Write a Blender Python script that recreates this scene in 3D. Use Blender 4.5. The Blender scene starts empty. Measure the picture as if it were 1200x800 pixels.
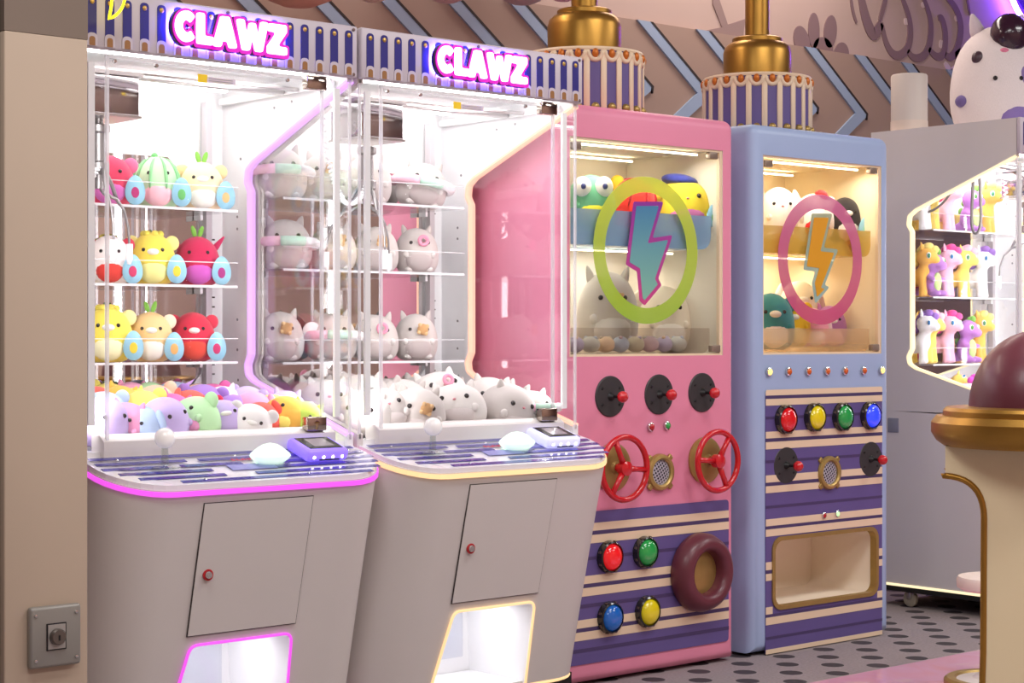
import bpy, bmesh, math, random
from mathutils import Vector, Matrix
R = math.radians
PI = math.pi
random.seed(7)
scene = bpy.context.scene
COL = scene.collection

# ------------------------------------------------------------------ camera
F, CX, HY, CH = 2119.0, 600.0, 392.0, 1.25        # focal length, centre column, horizon row (1200x800), camera height
TH = R(40.9)
cam = bpy.data.cameras.new('camera')
cam.sensor_width = 36.0
cam.lens = 36.0 * F / 1200.0
cam.shift_y = -(400 - HY) / 1200.0
cam.clip_start, cam.clip_end = 0.05, 60
camo = bpy.data.objects.new('camera', cam)
COL.objects.link(camo)
camo.location = (0, 0, CH)
camo.rotation_euler = (R(90), 0, -TH)
scene.camera = camo

# ------------------------------------------------------------------ world, lamps, exposure
w = bpy.data.worlds.new('world'); scene.world = w
w.use_nodes = True
w.node_tree.nodes['Background'].inputs[0].default_value = (0.55, 0.50, 0.50, 1)
w.node_tree.nodes['Background'].inputs[1].default_value = 0.12
vs = scene.view_settings
vs.view_transform = 'Standard'; vs.look = 'None'; vs.gamma = 1.0; vs.use_curve_mapping = False
vs.exposure = 0.18
scene.cycles.use_denoising = True
scene.cycles.max_bounces = 10
scene.cycles.transparent_max_bounces = 40
scene.cycles.transmission_bounces = 8
scene.cycles.glossy_bounces = 5
scene.cycles.diffuse_bounces = 4
scene.cycles.sample_clamp_indirect = 6.0
scene.cycles.caustics_reflective = False
scene.cycles.caustics_refractive = False


def area(name, loc, size, power, color=(1, 1, 1), rot=(0, 0, 0), parent=None):
    l = bpy.data.lights.new(name, 'AREA')
    l.shape = 'RECTANGLE'; l.size, l.size_y = size
    l.energy = power; l.color = color
    o = bpy.data.objects.new(name, l); COL.objects.link(o)
    o.location = loc; o.rotation_euler = rot
    if parent: o.parent = parent
    return o


CEIL = 3.7
ROOM_LAMPS = [(x, y) for x in (1.2, 4.4, 7.6) for y in (0.2, 2.6)]
for i, (x, y) in enumerate(ROOM_LAMPS):
    area('ceiling_lamp_light', (x, y, CEIL - 0.07), (1.5, 0.9), 44, (1.0, 0.98, 0.96))
area('ceiling_lamp_light', (3.2, 5.75, CEIL - 0.07), (2.2, 0.3), 24, (1.0, 0.86, 0.76))
area('ceiling_lamp_light', (6.6, 5.75, CEIL - 0.07), (2.2, 0.3), 24, (1.0, 0.86, 0.76))

# ------------------------------------------------------------------ projection helpers (a pixel -> a point on a known plane)
FX, FY = math.sin(TH), math.cos(TH)
RX, RY = FY, -FX


def onY(px, py, Y):
    t = (px - CX) / F
    s = Y / (FY + RY * t)
    return Vector(((FX + RX * t) * s, Y, CH - (py - HY) / F * s))


def onX(px, py, X):
    t = (px - CX) / F
    s = X / (FX + RX * t)
    return Vector((X, (FY + RY * t) * s, CH - (py - HY) / F * s))


def depth(x, y):
    return x * FX + y * FY


# ------------------------------------------------------------------ materials
MC = {}


def srgb(c):
    return tuple(((v / 255) / 12.92 if v / 255 <= 0.04045 else ((v / 255 + 0.055) / 1.055) ** 2.4) for v in c)


def mat(name, rgb, rough=0.5, metal=0.0, emit=0.0, ecol=None, noise=0.0, nscale=30, bump=0.0, sheen=0.0, spec=0.5, coat=0.0, alpha=1.0):
    if name in MC: return MC[name]
    m = bpy.data.materials.new(name); m.use_nodes = True
    nt = m.node_tree; b = nt.nodes['Principled BSDF']
    c = srgb(rgb)
    b.inputs['Base Color'].default_value = (*c, 1)
    b.inputs['Roughness'].default_value = rough
    b.inputs['Metallic'].default_value = metal
    b.inputs['Specular IOR Level'].default_value = spec
    if coat: b.inputs['Coat Weight'].default_value = coat; b.inputs['Coat Roughness'].default_value = 0.1
    if sheen:
        b.inputs['Sheen Weight'].default_value = sheen; b.inputs['Sheen Roughness'].default_value = 0.5
    if emit:
        b.inputs['Emission Color'].default_value = (*(srgb(ecol) if ecol else c), 1)
        b.inputs['Emission Strength'].default_value = emit
    if alpha < 1: b.inputs['Alpha'].default_value = alpha
    if noise or bump:
        tc = nt.nodes.new('ShaderNodeTexCoord'); n = nt.nodes.new('ShaderNodeTexNoise')
        n.inputs['Scale'].default_value = nscale; n.inputs['Detail'].default_value = 4
        nt.links.new(tc.outputs['Object'], n.inputs['Vector'])
        if noise:
            mx = nt.nodes.new('ShaderNodeMix'); mx.data_type = 'RGBA'
            mx.inputs[6].default_value = (*[v * (1 - noise) for v in c], 1)
            mx.inputs[7].default_value = (*[min(1, v * (1 + noise)) for v in c], 1)
            nt.links.new(n.outputs['Fac'], mx.inputs[0]); nt.links.new(mx.outputs[2], b.inputs['Base Color'])
        if bump:
            bp = nt.nodes.new('ShaderNodeBump'); bp.inputs['Strength'].default_value = bump; bp.inputs['Distance'].default_value = 0.01
            nt.links.new(n.outputs['Fac'], bp.inputs['Height']); nt.links.new(bp.outputs[0], b.inputs['Normal'])
    MC[name] = m
    return m


def plush(rgb):
    k = 'plush_%d_%d_%d' % tuple(rgb)
    return mat(k, rgb, rough=0.95, noise=0.07, nscale=60, bump=0.25, sheen=0.25, spec=0.15)


def glass(name, tint=(1, 1, 1), refl=0.10, rough=0.0):
    """clear acrylic: light passes, the surface mirrors a little, more at a slant"""
    if name in MC: return MC[name]
    m = bpy.data.materials.new(name); m.use_nodes = True
    nt = m.node_tree; nt.nodes.clear()
    out = nt.nodes.new('ShaderNodeOutputMaterial'); tr = nt.nodes.new('ShaderNodeBsdfTransparent'); gl = nt.nodes.new('ShaderNodeBsdfGlossy')
    mx = nt.nodes.new('ShaderNodeMixShader'); fr = nt.nodes.new('ShaderNodeLayerWeight'); fr.inputs[0].default_value = 0.5
    pw = nt.nodes.new('ShaderNodeMath'); pw.operation = 'POWER'; pw.inputs[1].default_value = 5.0
    mu = nt.nodes.new('ShaderNodeMath'); mu.operation = 'MULTIPLY_ADD'; mu.inputs[1].default_value = 0.9; mu.inputs[2].default_value = refl * 0.4
    mu.use_clamp = True
    nt.links.new(fr.outputs['Facing'], pw.inputs[0])
    tr.inputs[0].default_value = (*tint, 1); gl.inputs['Roughness'].default_value = rough
    nt.links.new(pw.outputs[0], mu.inputs[0]); nt.links.new(mu.outputs[0], mx.inputs[0])
    nt.links.new(tr.outputs[0], mx.inputs[1]); nt.links.new(gl.outputs[0], mx.inputs[2]); nt.links.new(mx.outputs[0], out.inputs[0])
    MC[name] = m
    return m


def film(name, rgbs, alpha=0.75, axis=2, lo=0.0, hi=1.0, emit=0.0):
    """coloured translucent vinyl with a printed colour run along one axis"""
    if name in MC: return MC[name]
    m = bpy.data.materials.new(name); m.use_nodes = True
    nt = m.node_tree; b = nt.nodes['Principled BSDF']
    tc = nt.nodes.new('ShaderNodeTexCoord'); sp = nt.nodes.new('ShaderNodeSeparateXYZ'); mr = nt.nodes.new('ShaderNodeMapRange'); cr = nt.nodes.new('ShaderNodeValToRGB')
    nt.links.new(tc.outputs['Generated'], sp.inputs[0]); nt.links.new(sp.outputs[axis], mr.inputs[0])
    mr.inputs[1].default_value = lo; mr.inputs[2].default_value = hi
    nt.links.new(mr.outputs[0], cr.inputs[0])
    for i, c in enumerate(rgbs):
        p = i / max(1, len(rgbs) - 1)
        e = cr.color_ramp.elements[0] if i == 0 else (cr.color_ramp.elements[1] if i == len(rgbs) - 1 else cr.color_ramp.elements.new(p))
        e.position = p
        e.color = (*srgb(c), 1)
    nt.links.new(cr.outputs[0], b.inputs['Base Color'])
    b.inputs['Alpha'].default_value = alpha; b.inputs['Roughness'].default_value = 0.35
    MC[name] = m
    return m


def stripes(name, c1, c2, pitch, duty, axis=1, off=0.0, rough=0.3, emit=0.0):
    """printed stripes along one axis of object space"""
    if name in MC: return MC[name]
    m = bpy.data.materials.new(name); m.use_nodes = True
    nt = m.node_tree; b = nt.nodes['Principled BSDF']
    tc = nt.nodes.new('ShaderNodeTexCoord'); sp = nt.nodes.new('ShaderNodeSeparateXYZ')
    a = nt.nodes.new('ShaderNodeMath'); a.operation = 'ADD'; a.inputs[1].default_value = off + 10 * pitch
    d = nt.nodes.new('ShaderNodeMath'); d.operation = 'DIVIDE'; d.inputs[1].default_value = pitch
    f = nt.nodes.new('ShaderNodeMath'); f.operation = 'FRACT'
    g = nt.nodes.new('ShaderNodeMath'); g.operation = 'LESS_THAN'; g.inputs[1].default_value = duty
    mx = nt.nodes.new('ShaderNodeMix'); mx.data_type = 'RGBA'
    mx.inputs[6].default_value = (*srgb(c1), 1); mx.inputs[7].default_value = (*srgb(c2), 1)
    nt.links.new(tc.outputs['Object'], sp.inputs[0]); nt.links.new(sp.outputs[axis], a.inputs[0]); nt.links.new(a.outputs[0], d.inputs[0])
    nt.links.new(d.outputs[0], f.inputs[0]); nt.links.new(f.outputs[0], g.inputs[0]); nt.links.new(g.outputs[0], mx.inputs[0])
    nt.links.new(mx.outputs[2], b.inputs['Base Color'])
    b.inputs['Roughness'].default_value = rough
    MC[name] = m
    return m


def emis(name, rgb, strength):
    if name in MC: return MC[name]
    m = bpy.data.materials.new(name); m.use_nodes = True
    b = m.node_tree.nodes['Principled BSDF']
    c = srgb(rgb)
    b.inputs['Base Color'].default_value = (*[0.4 * v for v in c], 1)
    b.inputs['Emission Color'].default_value = (*c, 1)
    b.inputs['Emission Strength'].default_value = strength
    MC[name] = m
    return m


WHITE = mat('white_paint', (232, 226, 224), 0.35)
BODY = mat('body_paint', (222, 216, 213), 0.42, noise=0.02, nscale=8)
INNER = mat('inner_white', (246, 246, 248), 0.45)
BLACK = mat('black_plastic', (24, 23, 25), 0.4)
DARK = mat('dark_seam', (60, 52, 50), 0.6)
CHROME = mat('chrome', (215, 213, 212), 0.16, 1.0)
CLAWM = mat('claw_steel', (150, 146, 146), 0.42, 0.9)
STEEL = mat('brushed_steel', (190, 186, 186), 0.28, 1.0, noise=0.08, nscale=14)
MIRROR = mat('mirror', (236, 233, 232), 0.015, 1.0)
CLEAR = glass('clear_acrylic', (0.985, 0.985, 0.99), 0.07)
SIDEGLASS = glass('side_acrylic', (0.985, 0.985, 0.99), 0.15)
LIPGLASS = glass('lip_acrylic', (0.985, 0.985, 0.99), 0.0)
CLEAR_EDGE = mat('acrylic_edge', (250, 248, 252), .25, alpha=.5)
WINGLASS = glass('window_glass', (0.97, 0.97, 0.96), 0.09)
CREAM = mat('cream_paint', (238, 214, 184), 0.5, noise=0.02, nscale=12)
PURPLE = mat('purple_laminate', (100, 86, 146), 0.45, noise=0.10, nscale=5)
PURPLE_D = mat('dark_purple_laminate', (76, 62, 108), 0.45)
BLUEBAR = mat('royal_blue_print', (36, 28, 124), 0.35)
GOLDP = mat('gold_print', (158, 110, 62), 0.45, 0.2)
GOLD = mat('aged_gold', (176, 132, 60), 0.36, 0.85, noise=0.22, nscale=9)
BRASS = mat('brass', (182, 154, 92), 0.42, 0.65, noise=0.12, nscale=30)
PINK = mat('pink_paint', (238, 146, 176), 0.45, noise=0.03, nscale=10)
SKY = mat('blue_paint', (168, 188, 226), 0.42, noise=0.03, nscale=10)
RED = mat('red_gloss', (206, 22, 34), 0.22, coat=0.6)
MAROON = mat('maroon_lacquer', (104, 46, 58), 0.38, noise=0.08, nscale=5, coat=0.1)
GREYPL = mat('grey_plastic', (58, 56, 58), 0.45, noise=0.06, nscale=60)
LEDW = emis('white_led', (255, 250, 245), 9.0)
LEDWARM = emis('warm_led', (255, 240, 205), 9.0)

# ------------------------------------------------------------------ mesh helpers


def mk(name, bm, m=None, parent=None, loc=None, smooth=False, rot=None):
    me = bpy.data.meshes.new(name)
    bm.normal_update()
    bm.to_mesh(me); bm.free()
    if smooth:
        for p in me.polygons: p.use_smooth = True
        if smooth == 'auto':
            me.shade_auto = True if hasattr(me, 'shade_auto') else None
    o = bpy.data.objects.new(name, me); COL.objects.link(o)
    if m is not None:
        for q in (m if isinstance(m, (list, tuple)) else [m]): me.materials.append(q)
    if parent is not None: o.parent = parent
    if loc is not None: o.location = loc
    if rot is not None: o.rotation_euler = rot
    return o


def sharp(o, ang=35):
    """smooth shading with creased edges kept"""
    me = o.data
    bm = bmesh.new(); bm.from_mesh(me)
    for e in bm.edges:
        e.smooth = not (len(e.link_faces) == 2 and e.calc_face_angle(0) > R(ang))
    for f in bm.faces: f.smooth = True
    bm.to_mesh(me); bm.free()
    return o


def bbox(bm, x0, x1, y0, y1, z0, z1, bev=0.0, seg=2):
    r = bmesh.ops.create_cube(bm, size=1.0)
    vs_ = r['verts']
    bmesh.ops.scale(bm, vec=(x1 - x0, y1 - y0, z1 - z0), verts=vs_)
    bmesh.ops.translate(bm, vec=((x0 + x1) / 2, (y0 + y1) / 2, (z0 + z1) / 2), verts=vs_)
    if bev:
        es = list({e for v in vs_ for e in v.link_edges})
        bmesh.ops.bevel(bm, geom=es, offset=bev, segments=seg, affect='EDGES', profile=0.5, clamp_overlap=True)
    return bm


def box(name, x0, x1, y0, y1, z0, z1, m, parent=None, bev=0.0, seg=2):
    o = mk(name, bbox(bmesh.new(), x0, x1, y0, y1, z0, z1, bev, seg), m, parent)
    if bev: sharp(o, 50)
    return o


def bprism(bm, pts, d0, d1, plane='XZ'):
    """polygon pts extruded between d0 and d1 along the axis that is left over"""
    def v3(p, d):
        a, b = p
        return {'XZ': (a, d, b), 'YZ': (d, a, b), 'XY': (a, b, d)}[plane]
    A = [bm.verts.new(v3(p, d0)) for p in pts]
    B = [bm.verts.new(v3(p, d1)) for p in pts]
    n = len(pts)
    bm.faces.new(A); bm.faces.new(list(reversed(B)))
    for i in range(n): bm.faces.new((A[i], B[i], B[(i + 1) % n], A[(i + 1) % n]))
    bmesh.ops.recalc_face_normals(bm, faces=bm.faces[:])
    return bm


def prism(name, pts, d0, d1, m, parent=None, plane='XZ', smooth=None):
    o = mk(name, bprism(bmesh.new(), pts, d0, d1, plane), m, parent)
    if smooth: sharp(o, smooth)
    return o


def bring(bm, outer, inner, d0, d1, plane='XZ'):
    """frame: two loops with the same count, extruded"""
    def v3(p, d):
        a, b = p
        return {'XZ': (a, d, b), 'YZ': (d, a, b), 'XY': (a, b, d)}[plane]
    L = [[bm.verts.new(v3(p, d)) for p in loop] for loop in (outer, inner) for d in (d0, d1)]
    n = len(outer)
    for i in range(n):
        j = (i + 1) % n
        bm.faces.new((L[0][i], L[0][j], L[2][j], L[2][i]))
        bm.faces.new((L[1][i], L[3][i], L[3][j], L[1][j]))
        bm.faces.new((L[0][i], L[1][i], L[1][j], L[0][j]))
        bm.faces.new((L[2][i], L[2][j], L[3][j], L[3][i]))
    bmesh.ops.recalc_face_normals(bm, faces=bm.faces[:])
    return bm


def rrect(x0, x1, z0, z1, r, n=5):
    pts = []
    for cx, cz, a0 in ((x1 - r, z1 - r, 0), (x0 + r, z1 - r, 90), (x0 + r, z0 + r, 180), (x1 - r, z0 + r, 270)):
        for k in range(n + 1):
            a = R(a0 + 90 * k / n)
            pts.append((cx + r * math.cos(a), cz + r * math.sin(a)))
    return pts


def round_poly(pts, rads, n=5):
    """round the corners of a polygon"""
    out = []
    N = len(pts)
    for i, p in enumerate(pts):
        r = rads[i] if isinstance(rads, (list, tuple)) else rads
        if r <= 0: out.append(p); continue
        P0, P1, P2 = Vector(pts[i - 1]), Vector(p), Vector(pts[(i + 1) % N])
        a, b = (P0 - P1).normalized(), (P2 - P1).normalized()
        ang = a.angle(b)
        d = min(r / math.tan(ang / 2), (P0 - P1).length * 0.49, (P2 - P1).length * 0.49)
        s, e = P1 + a * d, P1 + b * d
        for k in range(n + 1):
            t = k / n
            q = s * (1 - t) ** 2 + P1 * 2 * t * (1 - t) + e * t * t
            out.append((q.x, q.y))
    return out


def blathe(bm, prof, n=32, axis='Z', c=(0, 0, 0)):
    rings = []
    for r, h in prof:
        ring = []
        for k in range(n):
            a = 2 * PI * k / n
            p = (r * math.cos(a), r * math.sin(a), h)
            if axis == 'Y': p = (p[0], h, p[1])
            if axis == 'X': p = (h, p[0], p[1])
            ring.append(bm.verts.new((p[0] + c[0], p[1] + c[1], p[2] + c[2])))
        rings.append(ring)
    for A, B in zip(rings, rings[1:]):
        for k in range(n):
            bm.faces.new((A[k], A[(k + 1) % n], B[(k + 1) % n], B[k]))
    if prof[0][0] > 1e-5: bm.faces.new(list(reversed(rings[0])))
    if prof[-1][0] > 1e-5: bm.faces.new(rings[-1])
    bmesh.ops.remove_doubles(bm, verts=bm.verts[:], dist=1e-6)
    bmesh.ops.recalc_face_normals(bm, faces=bm.faces[:])
    return bm


def lathe(name, prof, m, parent=None, n=32, axis='Z', loc=None, ang=35):
    o = mk(name, blathe(bmesh.new(), prof, n, axis), m, parent, loc)
    return sharp(o, ang)


def btube(bm, path, r, n=8, closed=False, flat=None):
    """tube along a 3-D path; r may be a list"""
    P = [Vector(p) for p in path]
    N = len(P)
    rings = []
    up = None
    for i in range(N):
        if closed: t = (P[(i + 1) % N] - P[i - 1])
        else: t = P[min(i + 1, N - 1)] - P[max(i - 1, 0)]
        t.normalize()
        if up is None:
            up = Vector((0, 0, 1)) if abs(t.z) < 0.9 else Vector((0, 1, 0))
        a = t.cross(up)
        if a.length < 1e-4: a = t.orthogonal()
        a.normalize(); b = a.cross(t).normalized(); up = b
        rr = r[i] if isinstance(r, (list, tuple)) else r
        rings.append([bm.verts.new(P[i] + a * rr * math.cos(2 * PI * k / n) + b * rr * math.sin(2 * PI * k / n)) for k in range(n)])
    M = N if closed else N - 1
    for i in range(M):
        A, B = rings[i], rings[(i + 1) % N]
        for k in range(n): bm.faces.new((A[k], A[(k + 1) % n], B[(k + 1) % n], B[k]))
    if not closed:
        bm.faces.new(list(reversed(rings[0]))); bm.faces.new(rings[-1])
    bmesh.ops.recalc_face_normals(bm, faces=bm.faces[:])
    return bm


def tube(name, path, r, m, parent=None, n=8, closed=False):
    return mk(name, btube(bmesh.new(), path, r, n, closed), m, parent, smooth=True)


def bez(p0, p1, p2, n=10):
    p0, p1, p2 = Vector(p0), Vector(p1), Vector(p2)
    return [p0 * (1 - t) ** 2 + p1 * 2 * t * (1 - t) + p2 * t * t for t in [k / n for k in range(n + 1)]]


def ball(bm, c, r, u=16, v=10):
    rr = bmesh.ops.create_uvsphere(bm, u_segments=u, v_segments=v, radius=1.0)
    if not isinstance(r, (tuple, list)): r = (r, r, r)
    bmesh.ops.scale(bm, vec=r, verts=rr['verts'])
    bmesh.ops.translate(bm, vec=c, verts=rr['verts'])
    return bm


def empty(name, loc=(0, 0, 0), rz=0.0, rot=None):
    o = bpy.data.objects.new(name, None); COL.objects.link(o)
    o.location = loc; o.rotation_euler = rot if rot else (0, 0, rz)
    o.empty_display_size = 0.05
    return o


def tag(o, label, cat, group=None):
    o['label'] = label; o['category'] = cat
    if group: o['group'] = group
    return o


def struct(o):
    o['kind'] = 'structure'
    return o


SHARED = {}


def shared(key, build):
    """mesh data used by many alike pieces; the colour sits on the object"""
    if key not in SHARED:
        bm = bmesh.new(); build(bm); bm.normal_update()
        me = bpy.data.meshes.new(key); bm.to_mesh(me); bm.free()
        for p in me.polygons: p.use_smooth = True
        me.materials.append(None)
        SHARED[key] = me
    return SHARED[key]


def inst(name, key, build, m, parent, loc=(0, 0, 0), sc=(1, 1, 1), rot=(0, 0, 0)):
    o = bpy.data.objects.new(name, shared(key, build)); COL.objects.link(o)
    o.material_slots[0].link = 'OBJECT'; o.material_slots[0].material = m
    o.parent = parent; o.location = loc; o.rotation_euler = rot
    o.scale = (sc, sc, sc) if isinstance(sc, (int, float)) else sc
    return o


def sphere_mesh(bm): ball(bm, (0, 0, 0), 1.0, 16, 10)


def small_sphere(bm): ball(bm, (0, 0, 0), 1.0, 10, 6)


# ------------------------------------------------------------------ the setting
YW = 6.2


def floor_mat():
    m = bpy.data.materials.new('dotted_carpet'); m.use_nodes = True
    nt = m.node_tree; b = nt.nodes['Principled BSDF']; N = nt.nodes.new; L = nt.links.new
    tc = N('ShaderNodeTexCoord'); sp = N('ShaderNodeSeparateXYZ'); L(tc.outputs['Object'], sp.inputs[0])

    def M(op, a, b_=None):
        n = N('ShaderNodeMath'); n.operation = op
        for i, v in enumerate((a, b_)):
            if v is None: continue
            if isinstance(v, (int, float)): n.inputs[i].default_value = v
            else: L(v, n.inputs[i])
        return n.outputs[0]
    px, py = 0.24, 0.12
    row = M('FLOOR', M('DIVIDE', sp.outputs[1], py))
    odd = M('MULTIPLY', M('MODULO', M('ABSOLUTE', row), 2.0), 0.5)
    u = M('SUBTRACT', M('FRACT', M('ADD', M('DIVIDE', sp.outputs[0], px), odd)), 0.5)
    v = M('SUBTRACT', M('FRACT', M('DIVIDE', sp.outputs[1], py)), 0.5)
    du = M('MULTIPLY', u, px); dv = M('MULTIPLY', v, py)
    dist = M('SQRT', M('ADD', M('MULTIPLY', du, du), M('MULTIPLY', dv, dv)))
    f = M('LESS_THAN', dist, 0.043)
    nz = N('ShaderNodeTexNoise'); nz.inputs['Scale'].default_value = 90; L(tc.outputs['Object'], nz.inputs['Vector'])
    base = N('ShaderNodeMix'); base.data_type = 'RGBA'
    base.inputs[6].default_value = (*srgb((132, 122, 124)), 1); base.inputs[7].default_value = (*srgb((168, 156, 158)), 1)
    L(nz.outputs['Fac'], base.inputs[0])
    mx = N('ShaderNodeMix'); mx.data_type = 'RGBA'; mx.inputs[7].default_value = (*srgb((62, 56, 62)), 1)
    L(f, mx.inputs[0]); L(base.outputs[2], mx.inputs[6]); L(mx.outputs[2], b.inputs['Base Color'])
    b.inputs['Roughness'].default_value = 0.7
    return m


struct(box('floor', -3, 14, -4, YW + 0.2, -0.1, 0, floor_mat()))
irid = bpy.data.materials.new('iridescent_pink_vinyl'); irid.use_nodes = True
nt = irid.node_tree; b = nt.nodes['Principled BSDF']
tc = nt.nodes.new('ShaderNodeTexCoord'); wv = nt.nodes.new('ShaderNodeTexNoise'); wv.inputs['Scale'].default_value = 3.0; wv.inputs['Distortion'].default_value = 1.5
cr = nt.nodes.new('ShaderNodeValToRGB')
cr.color_ramp.elements[0].position = 0.3; cr.color_ramp.elements[0].color = (*srgb((246, 166, 190)), 1)
cr.color_ramp.elements[1].position = 0.75; cr.color_ramp.elements[1].color = (*srgb((250, 214, 206)), 1)
e = cr.color_ramp.elements.new(0.55); e.color = (*srgb((244, 176, 212)), 1)
nt.links.new(tc.outputs['Object'], wv.inputs['Vector']); nt.links.new(wv.outputs['Fac'], cr.inputs[0]); nt.links.new(cr.outputs[0], b.inputs['Base Color'])
b.inputs['Roughness'].default_value = 0.15; b.inputs['Coat Weight'].default_value = 0.5
struct(box('floor_pink_inlay', 4.6, 9.5, 3.3, 4.2, 0.0, 0.003, irid))

TAN = mat('tan_wall_panel', (170, 144, 132), 0.75, noise=0.05, nscale=3)
UPPER = mat('upper_wall_paint', (196, 172, 164), 0.8, noise=0.04, nscale=3)
BROWN = mat('brown_wall', (206, 172, 156), 0.7, noise=0.35, nscale=2.5)
wall = struct(box('wall_back', -3, 14, YW, YW + 0.2, 0, CEIL, UPPER))
panel = box('wainscot_panel', -3, 14, YW - 0.03, YW - 0.001, 0, 2.76, TAN, wall)
struct(box('wall_front', -3, 14, -1.7, -1.5, 0, CEIL, BROWN))
struct(box('wall_left', -3.2, -3, -4.2, YW + 0.2, 0, CEIL, BROWN))
struct(box('wall_right', 14, 14.2, -4.2, YW + 0.2, 0, CEIL, BROWN))
struct(box('ceiling', -3, 14, -4, YW + 0.2, CEIL, CEIL + 0.1, mat('ceiling_paint', (150, 136, 138), 0.8)))
for x, y in ROOM_LAMPS:
    t = empty('ceiling_lamp', (x, y, CEIL))
    tag(t, 'flat ceiling light panel in the arcade ceiling, out over the %s aisle at %s' % ('near' if y < 1 else 'far', 'left' if x < 2 else ('middle' if x < 5 else 'right')), 'lamp', 'ceiling light panels')
    mk('frame', bring(bmesh.new(), rrect(-.8, .8, -.5, .5, .01, 1), rrect(-.76, .76, -.46, .46, .01, 1), -0.05, 0, 'XY'), WHITE, t)

# chevrons on the panel
CHEV = mat('pale_blue_chevron', (160, 178, 206), 0.6, noise=0.03, nscale=8)
CHL = mat('chevron_outline', (52, 42, 44), 0.7)  # black outline on the right of each chevron's upper arm
def chev(bm):
    W, dx, dz = 0.088, 0.42, 0.315
    bprism(bm, [(0, 0), (W, 0), (dx + W * .95, -dz + .02), (dx + W, -dz), (dx + W * .95, -dz - .02), (W, -2 * dz), (0, -2 * dz), (dx, -dz)], -0.012, 0.0)
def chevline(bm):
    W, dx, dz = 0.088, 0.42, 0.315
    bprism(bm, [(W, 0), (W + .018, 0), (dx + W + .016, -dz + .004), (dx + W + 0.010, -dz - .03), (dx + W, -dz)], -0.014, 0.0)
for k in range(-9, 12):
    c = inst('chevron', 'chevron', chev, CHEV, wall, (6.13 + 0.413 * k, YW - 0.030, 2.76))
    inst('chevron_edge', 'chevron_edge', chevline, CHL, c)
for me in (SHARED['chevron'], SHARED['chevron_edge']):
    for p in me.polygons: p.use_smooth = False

# painted graffiti on the upper wall
GRAF = mat('grey_graffiti_paint', (138, 112, 116), 0.8)
GRAFW = mat('white_graffiti_paint', (226, 206, 206), 0.8)
def ribbon(name, pts, wd, m, parent, Y, th=0.006):
    P = [onY(x, y, Y) for x, y in pts]
    for _ in range(2):
        Q = [P[0]]
        for a, b_ in zip(P, P[1:]): Q += [a * .75 + b_ * .25, a * .25 + b_ * .75]
        P = Q + [P[-1]]
    bm = bmesh.new(); prev = None
    n = len(P)
    for i, p in enumerate(P):
        t = (P[min(i + 1, n - 1)] - P[max(i - 1, 0)]).normalized()
        nn = Vector((-t.z, 0, t.x)) * wd * (0.55 + 0.45 * math.sin(PI * i / (n - 1))) * 0.5
        vs4 = [bm.verts.new(p + nn + Vector((0, d, 0))) for d in (-th, 0)] + [bm.verts.new(p - nn + Vector((0, d, 0))) for d in (0, -th)]
        if prev:
            for k in range(4): bm.faces.new((prev[k], prev[(k + 1) % 4], vs4[(k + 1) % 4], vs4[k]))
        else: bm.faces.new(vs4)
        prev = vs4
    bm.faces.new(list(reversed(prev)))
    bmesh.ops.recalc_face_normals(bm, faces=bm.faces[:])
    return mk(name, bm, m, parent)
def gz(l): return [(930 + x / 4.444, y / 4.444) for x, y in l]
for l, wd in (([(345, -30), (375, 110), (415, 195), (455, 120)], .075), ([(455, 120), (480, 240), (530, 300), (590, 265), (608, 180), (600, 90), (560, -20)], .05),
              ([(590, 265), (620, 305), (670, 300), (700, 255), (712, 180), (710, 90), (670, -20)], .05), ([(700, 255), (740, 300), (780, 290), (790, 180), (770, 90), (750, 95)], .05),
              ([(785, 285), (815, 305), (850, 260), (872, 150), (850, 50), (790, -20)], .055), ([(850, 260), (865, 310), (890, 340)], .09), ([(445, 110), (470, 20), (480, -20)], .035),
              ([(295, -20), (305, 60), (325, 120)], .022), ([(900, -10), (915, 80)], .02)):
    ribbon('painted_outline', gz(l), wd, GRAF, wall, YW)
for l in ([(785, 325), (815, 375), (830, 385)], [(815, 380), (840, 355), (885, 352)], [(672, 10), (678, 40)], [(845, 80), (852, 110)], [(770, 210), (765, 250)], [(583, 95), (586, 130)]):
    ribbon('painted_highlight', gz(l), .04, GRAFW, wall, YW, .004)
def disc(name, px, py, rx, rz, rot, m, parent, Y, th=0.006):
    c = onY(px, py, Y)
    pts = [(c.x + rx * math.cos(a) * math.cos(rot) - rz * math.sin(a) * math.sin(rot), c.z + rx * math.cos(a) * math.sin(rot) + rz * math.sin(a) * math.cos(rot)) for a in [2 * PI * k / 24 for k in range(24)]]
    return prism(name, pts, Y - th, Y, m, parent)
for x, y, a, b_, r_ in ((40, 218, .062, .085, .4), (103, 160, .045, .095, 0), (188, 165, .052, .09, -.2), (150, 262, .085, .07, 0), (245, 290, .062, .075, -.5)):
    q = gz([(x, y)])[0]
    disc('painted_paw_pad', q[0], q[1], a, b_, r_, GRAF, wall, YW)
st = [onY(640 + x / 3.75, y / 3.75, YW) for x, y in ((728, -40), (730, 20), (770, 120), (690, 136), (862, 166), (872, 84), (795, 108), (745, -40))]
prism('painted_star', [(p.x, p.z) for p in st], YW - .006, YW, mat('grey_star_paint', (152, 128, 126), 0.8), wall)

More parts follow.
